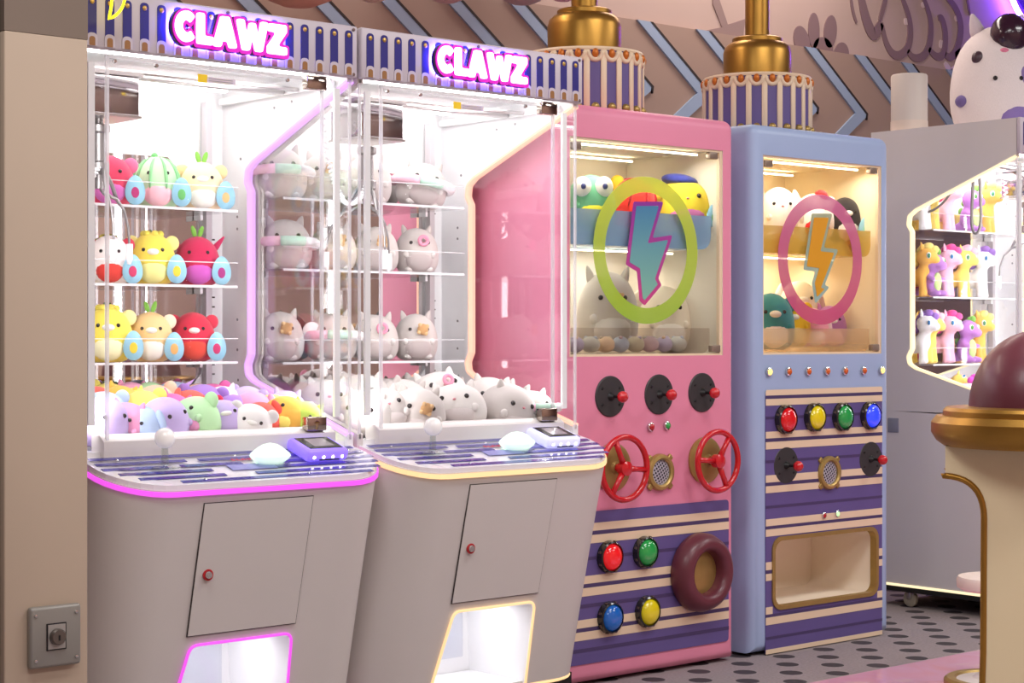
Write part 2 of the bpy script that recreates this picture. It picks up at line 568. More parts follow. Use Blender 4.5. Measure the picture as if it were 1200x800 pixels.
# violet neon ring on the wall
nr = empty('neon_ring_sign', onY(1222, -36, YW - 0.06))
tag(nr, 'glowing violet neon ring fixed high on the wall above the far claw machine', 'neon sign')
rr_ = 0.385
mk('neon_tube', btube(bmesh.new(), [(rr_ * math.cos(a), 0, rr_ * math.sin(a)) for a in [2 * PI * k / 64 for k in range(64)]], 0.016, 10, True), emis('violet_neon', (120, 70, 255), 60), nr, smooth=True)
lathe('mount_disc', [(0, 0.03), (.30, 0.03), (.30, 0.055), (0, 0.055)], mat('neon_backing', (70, 50, 110), .5), nr, 40, 'Y')

# pillar at the left edge
PIL = mat('pillar_paint', (196, 176, 156), 0.7, noise=0.03, nscale=6, bump=0.05)
py0 = 4.10
xl, xr = onY(5, 400, py0).x, onY(103, 400, py0).x
pil = struct(box('wall_pillar', xl, xr, py0, py0 + 0.22, 0, 1.985, PIL, bev=0.004))
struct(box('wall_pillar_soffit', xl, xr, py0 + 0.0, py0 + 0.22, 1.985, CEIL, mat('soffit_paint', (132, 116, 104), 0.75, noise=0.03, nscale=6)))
struct(box('trim_pillar_edge', xl - 0.05, xl - 0.002, py0 + .02, py0 + .22, 0, CEIL, mat('dark_trim', (58, 46, 42), 0.5)))
ks = onY(61, 744, py0)
kb = empty('key_switch', ks)
tag(kb, 'square grey key switch plate screwed to the beige pillar', 'switch')
box('plate', -.068, .068, -.022, 0, -.075, .075, mat('switch_grey', (150, 146, 140), 0.45, 0.3), kb, .008, 3)
box('lock_frame', -.026, .026, -.0245, -.021, -.033, .033, BLACK, kb)
box('lock_face', -.023, .023, -.026, -.022, -.030, .030, mat('lock_face_grey', (176, 172, 168), .4, .4), kb)
lathe('lock_cylinder', [(0, -.040), (.017, -.040), (.020, -.036), (.020, -.025), (0, -.025)], mat('lock_metal', (120, 112, 106), .35, .8), kb, 24, 'Y')
box('keyhole', -.002, .002, -.0415, -.039, -.008, .005, BLACK, kb)
for sx in (-.054, .054):
    for sz in (-.055, .055):
        lathe('screw', [(0, -.026), (.004, -.025), (.005, -.022), (0, -.022)], CHROME, kb, 12, 'Y', (sx, 0, sz))

# ------------------------------------------------------------------ claw machines
MW = 0.925


def lerp(a, b_, t): return a + (b_ - a) * t


def solid_from(o, cutters):
    """cut a solid with other solids and keep the result as plain mesh"""
    for c in cutters:
        md = o.modifiers.new('cut', 'BOOLEAN'); md.object = c; md.operation = 'DIFFERENCE'; md.solver = 'EXACT'
    dg = bpy.context.evaluated_depsgraph_get()
    me = bpy.data.meshes.new_from_object(o.evaluated_get(dg))
    o.modifiers.clear()
    o.data = me
    for c in cutters: bpy.data.objects.remove(c)
    return o


def text_mesh(name, s, size, extrude, offset, m, parent, loc, bevel=0.0):
    cu = bpy.data.curves.new(name, 'FONT')
    cu.body = s; cu.size = size; cu.extrude = extrude; cu.offset = offset; cu.bevel_depth = bevel; cu.bevel_resolution = 1
    cu.align_x = 'LEFT'; cu.align_y = 'BOTTOM_BASELINE' if False else 'CENTER'
    o = bpy.data.objects.new(name, cu); COL.objects.link(o)
    dg = bpy.context.evaluated_depsgraph_get()
    me = bpy.data.meshes.new_from_object(o.evaluated_get(dg))
    bpy.data.objects.remove(o)
    o2 = bpy.data.objects.new(name, me); COL.objects.link(o2)
    me.materials.clear(); me.materials.append(m)
    o2.parent = parent; o2.location = loc; o2.rotation_euler = (R(90), 0, 0)
    return o2


# heavy rounded capitals as polygons on a unit-high box (x, z)
def letter_polys(ch):
    if ch == 'C':
        out = [(0.5 + 0.5 * math.cos(R(a)), 0.5 + 0.5 * math.sin(R(a))) for a in range(42, 319, 12)]
        inn = [(0.52 + 0.21 * math.cos(R(a)), 0.5 + 0.20 * math.sin(R(a))) for a in range(318, 41, -12)]
        return [(x * .86, z) for x, z in out + inn], .86
    if ch == 'L': return [(0, 1), (.30, 1), (.30, .27), (.66, .27), (.66, 0), (0, 0)], .66
    if ch == 'A': return [(0, 0), (.32, 1), (.66, 1), (.98, 0), (.66, 0), (.60, .20), (.38, .20), (.32, 0)], .98
    if ch == 'W': return [(0, 1), (.30, 1), (.41, .45), (.53, .92), (.77, .92), (.89, .45), (1.0, 1), (1.30, 1), (1.06, 0), (.78, 0), (.65, .48), (.52, 0), (.24, 0)], 1.30
    if ch == 'Z': return [(.03, 1), (.80, 1), (.80, .76), (.40, .26), (.82, .26), (.82, 0), (0, 0), (0, .24), (.40, .74), (.03, .74)], .82


def offset_poly(pts, d):
    n = len(pts); area2 = sum(pts[i][0] * pts[(i + 1) % n][1] - pts[(i + 1) % n][0] * pts[i][1] for i in range(n))
    sg = 1 if area2 > 0 else -1
    out = []
    for i in range(n):
        p0, p1, p2 = Vector(pts[i - 1]), Vector(pts[i]), Vector(pts[(i + 1) % n])
        e1 = (p1 - p0).normalized(); e2 = (p2 - p1).normalized()
        n1 = Vector((e1.y, -e1.x)) * sg; n2 = Vector((e2.y, -e2.x)) * sg
        b_ = (n1 + n2)
        if b_.length < 1e-3: b_ = n1
        b_.normalize()
        k = d / max(0.5, b_.dot(n1))
        q = p1 + b_ * k
        out.append((q.x, q.y))
    return out


def tri_prism(name, pts, y0, y1, m, parent, loc):
    bm = bmesh.new()
    bprism(bm, pts, y0, y1)
    bmesh.ops.triangulate(bm, faces=[f for f in bm.faces if len(f.verts) > 4])
    return mk(name, bm, m, parent, loc)


def claw_machine(label, x0, yh, led, led_deco, shelves, glow, power=7.2, reader=(150, 130, 255), ball_col=(235, 230, 228), carriage_x=0.12, left_lit=False):
    M = empty('claw_machine', (x0, yh, 0))
    tag(M, label, 'claw machine', 'claw machines')
    W = MW
    zf, zb = 0.842, 0.915          # console height at its front edge and at the glass
    yf, yb0, yback = -0.237, -0.062, 0.78
    # ---- lower body: rounded plan, front leaning back towards the floor
    def outline(front, n=8, inset=0.0):
        r = 0.17
        pts = [(inset, yback)]
        for k in range(n + 1):
            a = R(180 + 90 * k / n); pts.append((inset + r + r * math.cos(a), front + r + r * math.sin(a)))
        for k in range(n + 1):
            a = R(270 + 90 * k / n); pts.append((W - inset - r + r * math.cos(a), front + r + r * math.sin(a)))
        pts.append((W - inset, yback))
        return pts
    ztop = lambda y: zf + (zb - zf) * max(0, min(1, (y - yf) / -yf))
    bm = bmesh.new(); rings = []
    for t in (0, .25, .5, .75, 1):
        fr = lerp(yb0, yf, t)
        ol = outline(fr)
        rings.append([bm.verts.new((x, y, lerp(0.11, ztop(y) - .012, t))) for x, y in ol])
    for A, B in zip(rings, rings[1:]):
        for k in range(len(A)): bm.faces.new((A[k], A[(k + 1) % len(A)], B[(k + 1) % len(A)], B[k]))
    bm.faces.new(list(reversed(rings[0]))); bm.faces.new(rings[-1])
    bmesh.ops.triangulate(bm, faces=[f for f in bm.faces if len(f.verts) > 4])
    bmesh.ops.recalc_face_normals(bm, faces=bm.faces[:])
    body = mk('body', bm, [BODY, INNER], M)
    slope = (yf - yb0) / (zf - .012 - .11)
    fy = lambda z: yb0 + slope * (z - .11)     # front surface
    ch_poly = round_poly([(.222, .10), (.276, .388), (.612, .388), (.630, .10)], [0, .03, .03, 0], 5)
    cb = bprism(bmesh.new(), ch_poly, -0.4, 0.22)
    cut = mk('cutter', cb, [INNER], None); cut.parent = M
    for p in cut.data.polygons: p.material_index = 0
    bpy.context.view_layer.update()
    solid_from(body, [cut])
    body.data.materials.clear(); body.data.materials.append(BODY); body.data.materials.append(INNER)
    for p in body.data.polygons:
        c = p.center
        p.material_index = 1 if (.21 < c.x < .64 and c.z < .40 and c.y > fy(c.z) + .004) else 0
    sharp(body, 28)
    box('chute_floor', .19, .66, -.05, .215, .105, .118, INNER, M)
    box('prize_flap', .30, .58, .195, .205, .17, .33, glass('flap_acrylic', (.93, .94, .97), .2, .08), M, .004)
    area('chute_lamp_light', (.44, .05, .372), (.26, .12), .55, (1, .98, 1), parent=M)
    box('chute_lamp', .31, .57, -.01, .11, .376, .384, INNER, M)
    box('plinth', .03, W - .03, -.0, yback - .02, .070 if left_lit else .012, .108, BLACK, M)
    # ---- lights along the edges
    ol = outline(yf)[1:-1]
    ol = [p for p in ol]
    path = [(0, 0.02, ztop(0.0) - .022)] + [(x, y, ztop(y) - .022) for x, y in ol] + [(W, 0.02, ztop(0.0) - .022)]
    bm = bmesh.new(); prev = None
    for i, p in enumerate(path):
        P = Vector(p); t = (Vector(path[min(i + 1, len(path) - 1)]) - Vector(path[max(i - 1, 0)])); t.z = 0; t.normalize()
        nn = Vector((t.y, -t.x, 0))
        q = [bm.verts.new(P + nn * a + Vector((0, 0, c))) for a, c in ((-.004, -.007), (.004, -.007), (.004, .007), (-.004, .007))]
        if prev:
            for k in range(4): bm.faces.new((prev[k], prev[(k + 1) % 4], q[(k + 1) % 4], q[k]))
        prev = q
    bmesh.ops.recalc_face_normals(bm, faces=bm.faces[:])
    mk('console_edge_light', bm, led, M)
    lp = [(x, fy(z) - .002, z) for x, z in [(.222, .112)] + [p for p in ch_poly[1:-1]] + [(.630, .112)]]
    bp_ = [(x, y + .006, .104) for x, y in outline(yb0)[1:-1]]
    right = [p for p in bp_ if p[0] >= .64]
    left = [p for p in bp_ if p[0] <= .20]
    tube('chute_edge_light', lp, .0045, led, M, 8)
    tube('base_edge_light', [(.63, fy(.104) + .004, .104)] + right + [(W, yback, .104)], .006, led, M, 8)
    tube('base_edge_light', [(0, yback, .104)] + left + [(.222, fy(.104) + .004, .104)], .006, led, M, 8)
    # ---- console top
    bm = bmesh.new()
    olc = [(0.004, .03)] + [(x, y) for x, y in outline(yf + .002, 8, .004)[1:-1]] + [(W - .004, .03)]
    A = [bm.verts.new((x, y, ztop(y) - .012)) for x, y in olc]; B = [bm.verts.new((x, y, ztop(y) + .002)) for x, y in olc]
    n = len(A)
    for k in range(n): bm.faces.new((A[k], A[(k + 1) % n], B[(k + 1) % n], B[k]))
    bm.faces.new(list(reversed(A))); bm.faces.new(B)
    bmesh.ops.triangulate(bm, faces=[f for f in bm.faces if len(f.verts) > 4])
    bmesh.ops.recalc_face_normals(bm, faces=bm.faces[:])
    mk('console_panel', bm, mat('console_white', (242, 238, 246), .18, coat=.5), M)
    sl = (zb - zf) / -yf
    def on_console(x, y, dz=0.0): return (x, y, ztop(y) + .002 + dz)
    tilt = math.atan(sl)
    BST = mat('console_blue', (50, 44, 150), .2, coat=.5)
    for i, (a, b_, y) in enumerate([(.02, .90, -.028), (.02, .30, -.066), (.34, .91, -.066), (.02, .22, -.104), (.26, .46, -.104), (.60, .92, -.104),
                                    (.05, .34, -.142), (.50, .91, -.142), (.09, .36, -.180), (.46, .89, -.180), (.20, .84, -.214)]):
        o = box('console_stripe', a, b_, -.0088, .0088, 0, .0012, BST, M)
        o.location = on_console(0, y); o.rotation_euler = (tilt, 0, 0)
    o = box('console_notice', .40, .55, -.02, .02, 0, .0016, mat('notice_blue', (150, 150, 214), .3), M); o.location = on_console(0, -.135); o.rotation_euler = (tilt, 0, 0)
    # small printed lettering on the console
    bm = bmesh.new(); cur = 0.0
    for chh in 'CLAWZ':
        pl, wd = letter_polys(chh)
        bprism(bm, [((x + cur) * .018, z * .015) for x, z in pl], 0, .0012, 'XY'); cur += wd + .12
    bmesh.ops.triangulate(bm, faces=[f for f in bm.faces if len(f.verts) > 4])
    o = mk('console_lettering', bm, mat('lettering_red', (214, 60, 96), .4), M); o.location = on_console(.44, -.085); o.rotation_euler = (tilt, 0, 0)
    for sx, sy in ((.10, -.04), (.47, -.05), (.87, -.05), (.28, -.205), (.62, -.205)):
        lathe('console_screw', [(0, .004), (.004, .003), (.005, 0), (0, 0)], CHROME, M, 10, 'Z', on_console(sx, sy))
    # joystick, dome button, card reader
    j = lathe('joystick', [(0, .001), (.040, .001), (.041, .004), (.020, .007), (.011, .012), (.009, .06), (0, .06)], glass('joystick_clear', (.86, .90, .88), .3, .1), M, 24, 'Z', on_console(.205, -.115))
    inst('joystick_ball', 'sphere', sphere_mesh, mat('frosted_ball', ball_col, .2, emit=.25, coat=.8), j, (0, 0, .084), .029)
    d = lathe('dome_button', [(0, .0), (.036, .001), (.054, .014), (.060, .023), (.056, .031), (.038, .045), (.036, .047), (.020, .056), (0, .060)], mat('dome_' + label[:8], glow, .25, emit=.7, coat=.6), M, 32, 'Z', on_console(.545, -.120))
    lathe('button_collar', [(.024, 0), (.058, 0), (.058, .003), (.024, .003)], glass('collar_clear', (.9, .94, .92), .2), d, 32)
    rd = box('card_reader', -.075, .075, -.06, .06, 0, .038, mat('reader_shell_%d' % reader[0], reader, .3, emit=.55), M, .014, 4)
    rd.location = on_console(.735, -.078, .001); rd.rotation_euler = (tilt, 0, 0)
    box('reader_screen', -.058, .058, -.045, .045, .0375, .0395, BLACK, rd, .003)
    box('reader_display', -.034, .036, -.030, .034, .039, .0402, mat('lcd_grey', (150, 140, 150), .25), rd)
    for k in range(4):
        inst('reader_lamp', 'small_sphere', small_sphere, emis('reader_lamp', (235, 228, 255), 9), rd, (-.05 + .033 * k, -.0585, .016), .005)
    box('card_slot', -.03, .04, -.0612, -.058, .006, .010, BLACK, rd)
    # ---- service door
    za, zc = .417, .789
    def slab(name, xa, xb, z0, z1, off, th, m, parent=M):
        bm = bmesh.new()
        vs_ = [bm.verts.new((x, fy(z) - o_, z)) for o_ in (off + th, off) for x, z in ((xa, z0), (xb, z0), (xb, z1), (xa, z1))]
        for f in ((0, 1, 2, 3), (7, 6, 5, 4), (0, 4, 5, 1), (1, 5, 6, 2), (2, 6, 7, 3), (3, 7, 4, 0)): bm.faces.new([vs_[k] for k in f])
        bmesh.ops.recalc_face_normals(bm, faces=bm.faces[:])
        return mk(name, bm, m, parent)
    sd = slab('service_door', .263, .619, za, zc, -.001, .004, BODY)
    slab('door_seam', .2605, .6215, za - .0025, zc + .0025, -.002, .003, DARK, sd)
    zl = .588
    lk = lathe('door_lock', [(0, -.012), (.009, -.012), (.011, -.008), (.011, 0), (0, 0)], CHROME, sd, 20, 'Y', (.30, fy(zl) - .003, zl))
    lathe('lock_ring', [(.010, -.005), (.016, -.005), (.016, 0), (.010, 0)], mat('lock_red', (190, 30, 40), .4), sd, 20, 'Y', (.30, fy(zl) - .003, zl))
    # ---- sill under the glass
    prism('sill', [(-.012, zb - .02), (-.012, .955), (.015, .972), (.06, .972), (.06, zb - .02)], .075, W - .075, WHITE, M, 'YZ')
    # ---- cabinet shell
    side_pts_in = [(.0, .945), (.53, 1.098)] + [(.566, 1.118), (.572, 1.15), (.552, 1.185), (.552, 1.72), (.572, 1.75), (.566, 1.79), (.53, 1.815)] + [(.0, 2.022)]
    inner = round_poly(side_pts_in, [0, .02, .02, .02, .015, .015, .02, .02, .02, 0], 3)
    poly = [(0.0, .90), (yback, .90), (yback, 2.188), (0.0, 2.188), (0.0, 2.03)] + [(max(y, .0), z) for y, z in reversed(inner)][0:] + [(0.0, .94)]
    for sx, xa in (('left', .0), ('right', W - .022)):
        bm = bmesh.new()
        bprism(bm, poly, xa, xa + .022, 'YZ')
        bmesh.ops.triangulate(bm, faces=[f for f in bm.faces if len(f.verts) > 4])
        s_ = mk('side_wall', bm, INNER if sx == 'right' else BODY, M)
        xm = xa + (.024 if sx == 'left' else -.002)
        xo = xa + (-.001 if sx == 'left' else .023)
        # lit edge of the window, a flat band following the cut-out
        pin = [(y, z) for y, z in inner]
        def band(xq0, xq1, wd=.013):
            bm = bmesh.new(); prev = None
            for i, (y, z) in enumerate(pin):
                a_, b_ = Vector(pin[max(i - 1, 0)]), Vector(pin[min(i + 1, len(pin) - 1)])
                t = (b_ - a_).normalized(); nn = Vector((t.y, -t.x))
                pts = [(xq0, y - nn.x * .003, z - nn.y * .003), (xq1, y - nn.x * .003, z - nn.y * .003), (xq1, y + nn.x * wd, z + nn.y * wd), (xq0, y + nn.x * wd, z + nn.y * wd)]
                q = [bm.verts.new((p[0], max(p[1], 0), p[2])) for p in pts]
                if prev:
                    for k in range(4): bm.faces.new((prev[k], prev[(k + 1) % 4], q[(k + 1) % 4], q[k]))
                prev = q
            bmesh.ops.recalc_face_normals(bm, faces=bm.faces[:])
            return mk('window_edge_light', bm, led_deco, s_)
        if sx == 'right' or left_lit: band(xa - .0025, xa + .0245, .006)
        xp = xa + .011
        prism('side_pane', [(.006, .93)] + [(y, z) for y, z in inner[1:-1]] + [(.006, 2.03)], xp - .0015, xp + .0015, SIDEGLASS, s_, 'YZ')
        box('pane_front_edge', xp - .004, xp + .004, .0, .007, .93, 2.03, CLEAR_EDGE, s_)
        xs = xa + (.022 if sx == 'left' else -.001)
        for yy, zz in ((.60, 1.83), (.62, 1.64), (.62, 1.60), (.62, 1.30), (.62, 1.20), (.615, 1.10), (.45, 1.03), (.40, 1.98), (.62, 2.02), (.30, 1.99)):
            lathe('side_screw', [(0, -.001), (.0045, -.001), (.0045, .002), (0, .002)], mat('screw_grey', (150, 146, 150), .4, .6), s_, 8, 'X', (xs, yy, zz))
    bw = mk('back_wall', bring(bmesh.new(), [(0.022, .90), (W - .022, .90), (W - .022, 2.06), (.022, 2.06)], [(.12, 1.02), (.80, 1.02), (.80, 1.80), (.12, 1.80)], .715, .735), INNER, M)
    bm = bmesh.new()
    hexo = [(.115, 1.12), (.215, 1.0), (.705, 1.0), (.805, 1.12), (.805, 1.72), (.69, 1.83), (.23, 1.83), (.115, 1.72)]
    prism('back_mirror', hexo, .705, .714, MIRROR, bw)
    for a, b_ in ((0, 1), (3, 2)):
        pass
    for cs in ([(.10, 1.01), (.10, 1.13), (.215, 1.0), (.215, .99)], [(.82, 1.01), (.82, 1.13), (.705, 1.0), (.705, .99)]):
        prism('mirror_corner', cs, .700, .7045, INNER, bw)
    for xa in (.815, .095):
        box('shelf_post', xa, xa + .022, .672, .702, .93, 2.02, mat('post_silver', (205, 200, 204), .35, .5), bw)
    for k in range(24):
        z = 1.02 + k * .032
        if k % 6 in (3, 4, 5): box('shelf_slot', .848, .872, .711, .716, z, z + .005, BLACK, bw)
        else: lathe('back_screw', [(0, .7135), (.0035, .7135), (.0035, .717), (0, .717)], mat('screw_grey', (150, 146, 150), .4, .6), bw, 8, 'Y', (.86, 0, z))
    box('cabinet_ceiling', .022, W - .022, .022, .735, 2.06, 2.08, INNER, M)
    box('cabinet_floor', .022, W - .022, .012, .72, .905, .925, INNER, M)
    box('cabinet_top', .023, W - .023, .032, yback, 2.176, 2.188, WHITE, M)
    box('cabinet_back', .023, W - .023, yback - .012, yback, .90, 2.188, WHITE, M)
    # ceiling lamps inside
    for yy in (.10, .60):
        box('led_bar', .08, W - .08, yy - .012, yy + .012, 2.044, 2.058, LEDW, M)
    area('cabinet_lamp_light', (W / 2, .40, 2.035), (.70, .4), power * .30, (1.0, .985, .98), parent=M)
    for xa, rz_ in ((.050, -48), (W - .050, 48)):          # upright lamps behind the front corners, turned to the back
        area('cabinet_lamp_light', (xa, .035, 1.50), (.025, 1.0), power * .42, (1.0, .985, .98), rot=(R(90), 0, R(rz_)), parent=M)
        box('corner_lamp', xa - .010, xa + .010, .012, .022, 1.0, 2.0, INNER, M)
    # ---- gantry: rails, carriage, claw
    for yy in (.16, .52):
        pass
    for xa in (.035, W - .047):
        box('gantry_rail', xa, xa + .012, .06, .70, 2.012, 2.036, INNER, M, .003)
    box('gantry_bridge', .05, W - .05, .30, .335, 2.010, 2.028, STEEL, M, .003)
    box('gantry_bridge', .05, W - .05, .22, .235, 2.012, 2.024, STEEL, M, .003)
    cxm, cym = carriage_x, .27
    cr_ = box('claw_carriage', cxm - .085, cxm + .085, cym - .085, cym + .085, 1.885, 1.998, mat('polished_steel', (176, 170, 172), .10, 1.0), M, .004)
    box('carriage_flange', cxm - .095, cxm + .095, cym - .092, cym + .092, 1.998, 2.009, STEEL, cr_)
    box('carriage_lip', cxm - .09, cxm + .09, cym - .09, cym + .09, 1.878, 1.885, STEEL, cr_)
    lathe('claw_hub', [(0, 1.675), (.014, 1.675), (.014, 1.715), (.030, 1.725), (.030, 1.750), (.022, 1.755), (.022, 1.835), (.032, 1.840), (.032, 1.860), (.012, 1.865), (.012, 1.910), (0, 1.910)], CLAWM, cr_, 20, 'Z', (cxm, cym, 0))
    for a in (20, 140, 260):
        c_, s_ = math.cos(R(a)), math.sin(R(a))
        f = lambda r, z: (cxm + r * c_, cym + r * s_, z)
        tube('claw_arm', [f(.026, 1.730), f(.055, 1.690), f(.075, 1.650)], .006, CLAWM, cr_, 8)
        tube('claw_arm', [f(.02, 1.670), f(.05, 1.655), f(.075, 1.650), f(.11, 1.615), f(.128, 1.565), f(.132, 1.515)], [.005, .005, .006, .004, .004, .004], CLAWM, cr_, 8)
        tube('claw_tip', [f(.132, 1.520), f(.133, 1.475), f(.130, 1.460)], [.010, .010, .006], mat('claw_cap', (238, 236, 240), .4), cr_, 10)
    # coiled cable
    cp = []
    for k in range(181):
        t = k / 180
        base = Vector((cxm - .02, cym - .03, 1.735)) * (1 - t) ** 2 + Vector((cxm - .13, cym - .02, 1.535)) * 2 * t * (1 - t) + Vector((cxm - .16, cym + .02, 1.95)) * t * t
        cp.append(base + Vector((.009 * math.cos(k * 1.3), .009 * math.sin(k * 1.3), 0)))
    tube('coiled_cable', cp, .0042, mat('cable_white', (226, 224, 226), .5), cr_, 5)
    # ---- shelves of clear acrylic
    for z in shelves:
        s_ = box('shelf', .035, .80, .46, .70, z - .006, z, CLEAR, M)
        box('shelf_front_edge', .035, .80, .456, .4595, z - .007, z + .001, CLEAR_EDGE, s_)
        box('shelf_lip', .035, .80, .456, .4595, z + .001, z + .072, LIPGLASS, s_)
        box('lip_edge', .035, .80, .4555, .460, z + .072, z + .0745, CLEAR_EDGE, s_)
        for xa in (.10, .785): box('shelf_bracket', xa, xa + .01, .66, .70, z - .022, z - .006, INNER, s_)
    # ---- front glass door
    dp = box('front_pane', .085, .812, -.004, .001, .972, 2.018, CLEAR, M)
    for xa in (.085, .803): box('pane_edge', xa, xa + .009, -.006, .003, .93, 2.022, CLEAR_EDGE, dp)
    box('pane_edge', .085, .812, -.006, .003, 2.012, 2.022, CLEAR_EDGE, dp)
    for z in (.962, 1.985): box('hinge', .745, .815, -.018, .012, z, z + .042, mat('hinge_chrome', (190, 178, 168), .08, 1.0), dp, .003)
    for xa in (.11, .24, .68): lathe('pane_screw', [(0, -.012), (.005, -.012), (.006, -.005), (0, -.005)], CHROME, dp, 10, 'Y', (xa, 0, 2.005))
    box('price_sticker', .375, .405, -.008, -.0055, 1.972, 1.995, mat('sticker_yellow', (250, 214, 20), .4), dp)
    box('notice_sticker', .405, .50, -.0075, -.0055, 1.973, 1.990, mat('sticker_white', (226, 216, 204), .5), dp)
    for zz in (1.978, 1.984): box('notice_line', .41, .49, -.0082, -.0075, zz, zz + .0015, mat('print_grey', (150, 140, 134), .5), dp)
    # ---- header
    hd = box('header_panel', -.001, W + .001, -.022, -.001, 2.032, 2.190, mat('header_white', (206, 196, 206), .4), M, .006, 2)
    def bar(bm):
        bprism(bm, round_poly([(-.0138, -.052), (.0138, -.052), (.0138, .058), (-.0138, .058)], [.001, .001, .0137, .0137], 6), -.0015, 0)
    def arch(bm):
        bprism(bm, round_poly([(-.016, -.022), (.016, -.022), (.016, .014), (-.016, .014)], [0, 0, .0158, .0158], 6), -.0022, 0)
    def arch_in(bm):
        bprism(bm, round_poly([(-.0088, -.018), (.0088, -.018), (.0088, .007), (-.0088, .007)], [0, 0, .0086, .0086], 6), -.003, 0)
    for k in range(17):
        x = W / 2 + (k - 8) * .0537
        inst('header_bar', 'header_bar', bar, BLUEBAR, hd, (x, -.0222, 2.116))
        inst('header_arch', 'header_arch', arch, mat('header_white', (206, 196, 206), .4), hd, (x, -.0222, 2.060))
        inst('header_arch_inlay', 'header_arch_inlay', arch_in, GOLDP, hd, (x, -.0222, 2.057))
        inst('header_stud', 'small_sphere', small_sphere, mat('gold_stud', (206, 168, 92), .35, .6), hd, (x, -.0238, 2.159), (.0075, .003, .0075))
    for zz in (2.042, 2.178):
        for xa in (.465, .91): lathe('header_screw', [(0, -.026), (.005, -.025), (.005, -.022), (0, -.022)], mat('screw_dark', (120, 100, 96), .4, .6), hd, 10, 'Y', (xa, 0, zz))
    for key in ('header_bar', 'header_arch', 'header_arch_inlay'):
        for p in SHARED[key].polygons: p.use_smooth = False
    # ---- lit letters
    H_, cur = .088, 0.0
    ox, oz = .272, 2.073
    cwd = sum(letter_polys(c)[1] for c in 'CLAWZ') + 4 * -.02
    kx = .372 / (cwd * H_) 
    LF = emis('letter_face', (255, 250, 255), 1.6); LB = emis('letter_magenta', (216, 16, 190), .8); LS = mat('letter_return', (44, 34, 54), .4)
    HALO = emis('letter_halo', (110, 90, 255), 70)
    for i, chh in enumerate('CLAWZ'):
        pl, wd = letter_polys(chh)
        P0 = [((x + cur) * H_ * kx, z * H_) for x, z in pl]
        rnd = round_poly(P0, .007, 3)
        big = round_poly(offset_poly(P0, .009), .010, 3)
        dzl = -.0012 * i
        lt = tri_prism('sign_letter', rnd, -.061, -.053, LF, M, (ox, 0, oz + dzl))
        tri_prism('letter_backing', [(x + .003, z - .001) for x, z in big], -.053, -.050, LB, lt, (0, 0, 0))
        tri_prism('letter_return', [(x - .002, z - .002) for x, z in big], -.050, -.036, LS, lt, (0, 0, 0))
        tri_prism('letter_halo', round_poly(offset_poly(P0, .004), .01, 3), -.036, -.034, HALO, lt, (0, 0, 0))
        cur += wd - .02
    bpy.context.view_layer.update()
    return M


LED_P = emis('magenta_led', (226, 84, 222), 1.0)
LED_P2 = emis('orchid_led', (220, 168, 240), 1.0)
LED_W = emis('amber_led', (250, 206, 150), 1.0)
LED_W2 = emis('peach_led', (255, 196, 168), 1.0)
LED_Y = emis('yellow_led', (255, 236, 190), 1.0)
YM = 4.5
X1, X2, X5 = 2.330, 3.270, 6.764
SH1 = (1.648, 1.406, 1.164)
SH2 = (1.700, 1.466, 1.159)
SH5 = (1.728, 1.422, 1.116)
m1 = claw_machine('claw machine with magenta edge lights and colourful fruit plush beside the beige pillar', X1, YM, LED_P, LED_P2, SH1, (226, 250, 234), reader=(146, 118, 250), carriage_x=.21)
m2 = claw_machine('claw machine with amber edge lights and grey cat plush, beside the pink cabinet', X2, YM, LED_W, LED_W2, SH2, (226, 244, 252), reader=(206, 206, 250), ball_col=(236, 220, 236), carriage_x=.235)
m5 = claw_machine('claw machine seen from its side behind the blue cabinet, full of pony plush', X5, YM - .02, LED_Y, LED_Y, SH5, (206, 238, 250), carriage_x=.50, left_lit=True, power=12)
# side fittings of the far machine
def caster(y, x):
    c = lathe('caster_wheel', [(0, -.012), (.030, -.012), (.036, -.008), (.036, .008), (.030, .012), (0, .012)], mat('caster_rubber', (176, 168, 148), .5), m5, 24, 'X', (x, y, .037))
    box('caster_fork', -.018, .018, -.012, .012, .0, .034, STEEL, c, .004)
for y in (.60, .06): caster(y, .06)
for y in (.60, .06): caster(y, MW - .06)
q = onX(1047, 498, X5)
box('handle_recess', -.004, .002, q.y - m5.location.y - .03, q.y - m5.location.y + .03, q.z - .033, q.z + .033, mat('recess_grey', (140, 142, 156), .6), m5, .002)

# grey cables looping down inside the far machine
def cable_pts(l): return [onX(x, y, X5 + .09) - Vector((X5, YM - .02, 0)) for x, y in l]
CAB = mat('grey_cable', (120, 110, 104), .5)
def smooth_path(P, n=2):
    for _ in range(n):
        Q = [P[0]]
        for a, b_ in zip(P, P[1:]): Q += [a * .75 + b_ * .25, a * .25 + b_ * .75]
        P = Q + [P[-1]]
    return P
tube('hanging_cable', smooth_path(cable_pts([(1122, 196), (1116, 226), (1096, 247), (1075, 250), (1062, 240), (1060, 226)])), .006, CAB, m5, 8)
tube('hanging_cable', smooth_path(cable_pts([(1141, 186), (1140, 220), (1138, 262), (1142, 276), (1150, 268), (1149, 224), (1146, 186)])), .007, CAB, m5, 8)

# ------------------------------------------------------------------ the two tall game cabinets
YF, CHT = 4.68, 2.07
BULB_R = mat('red_lamp', (170, 20, 30), .25, emit=.15, coat=.5)
BULB_G = mat('green_lamp', (40, 150, 70), .25, emit=.15, coat=.5)


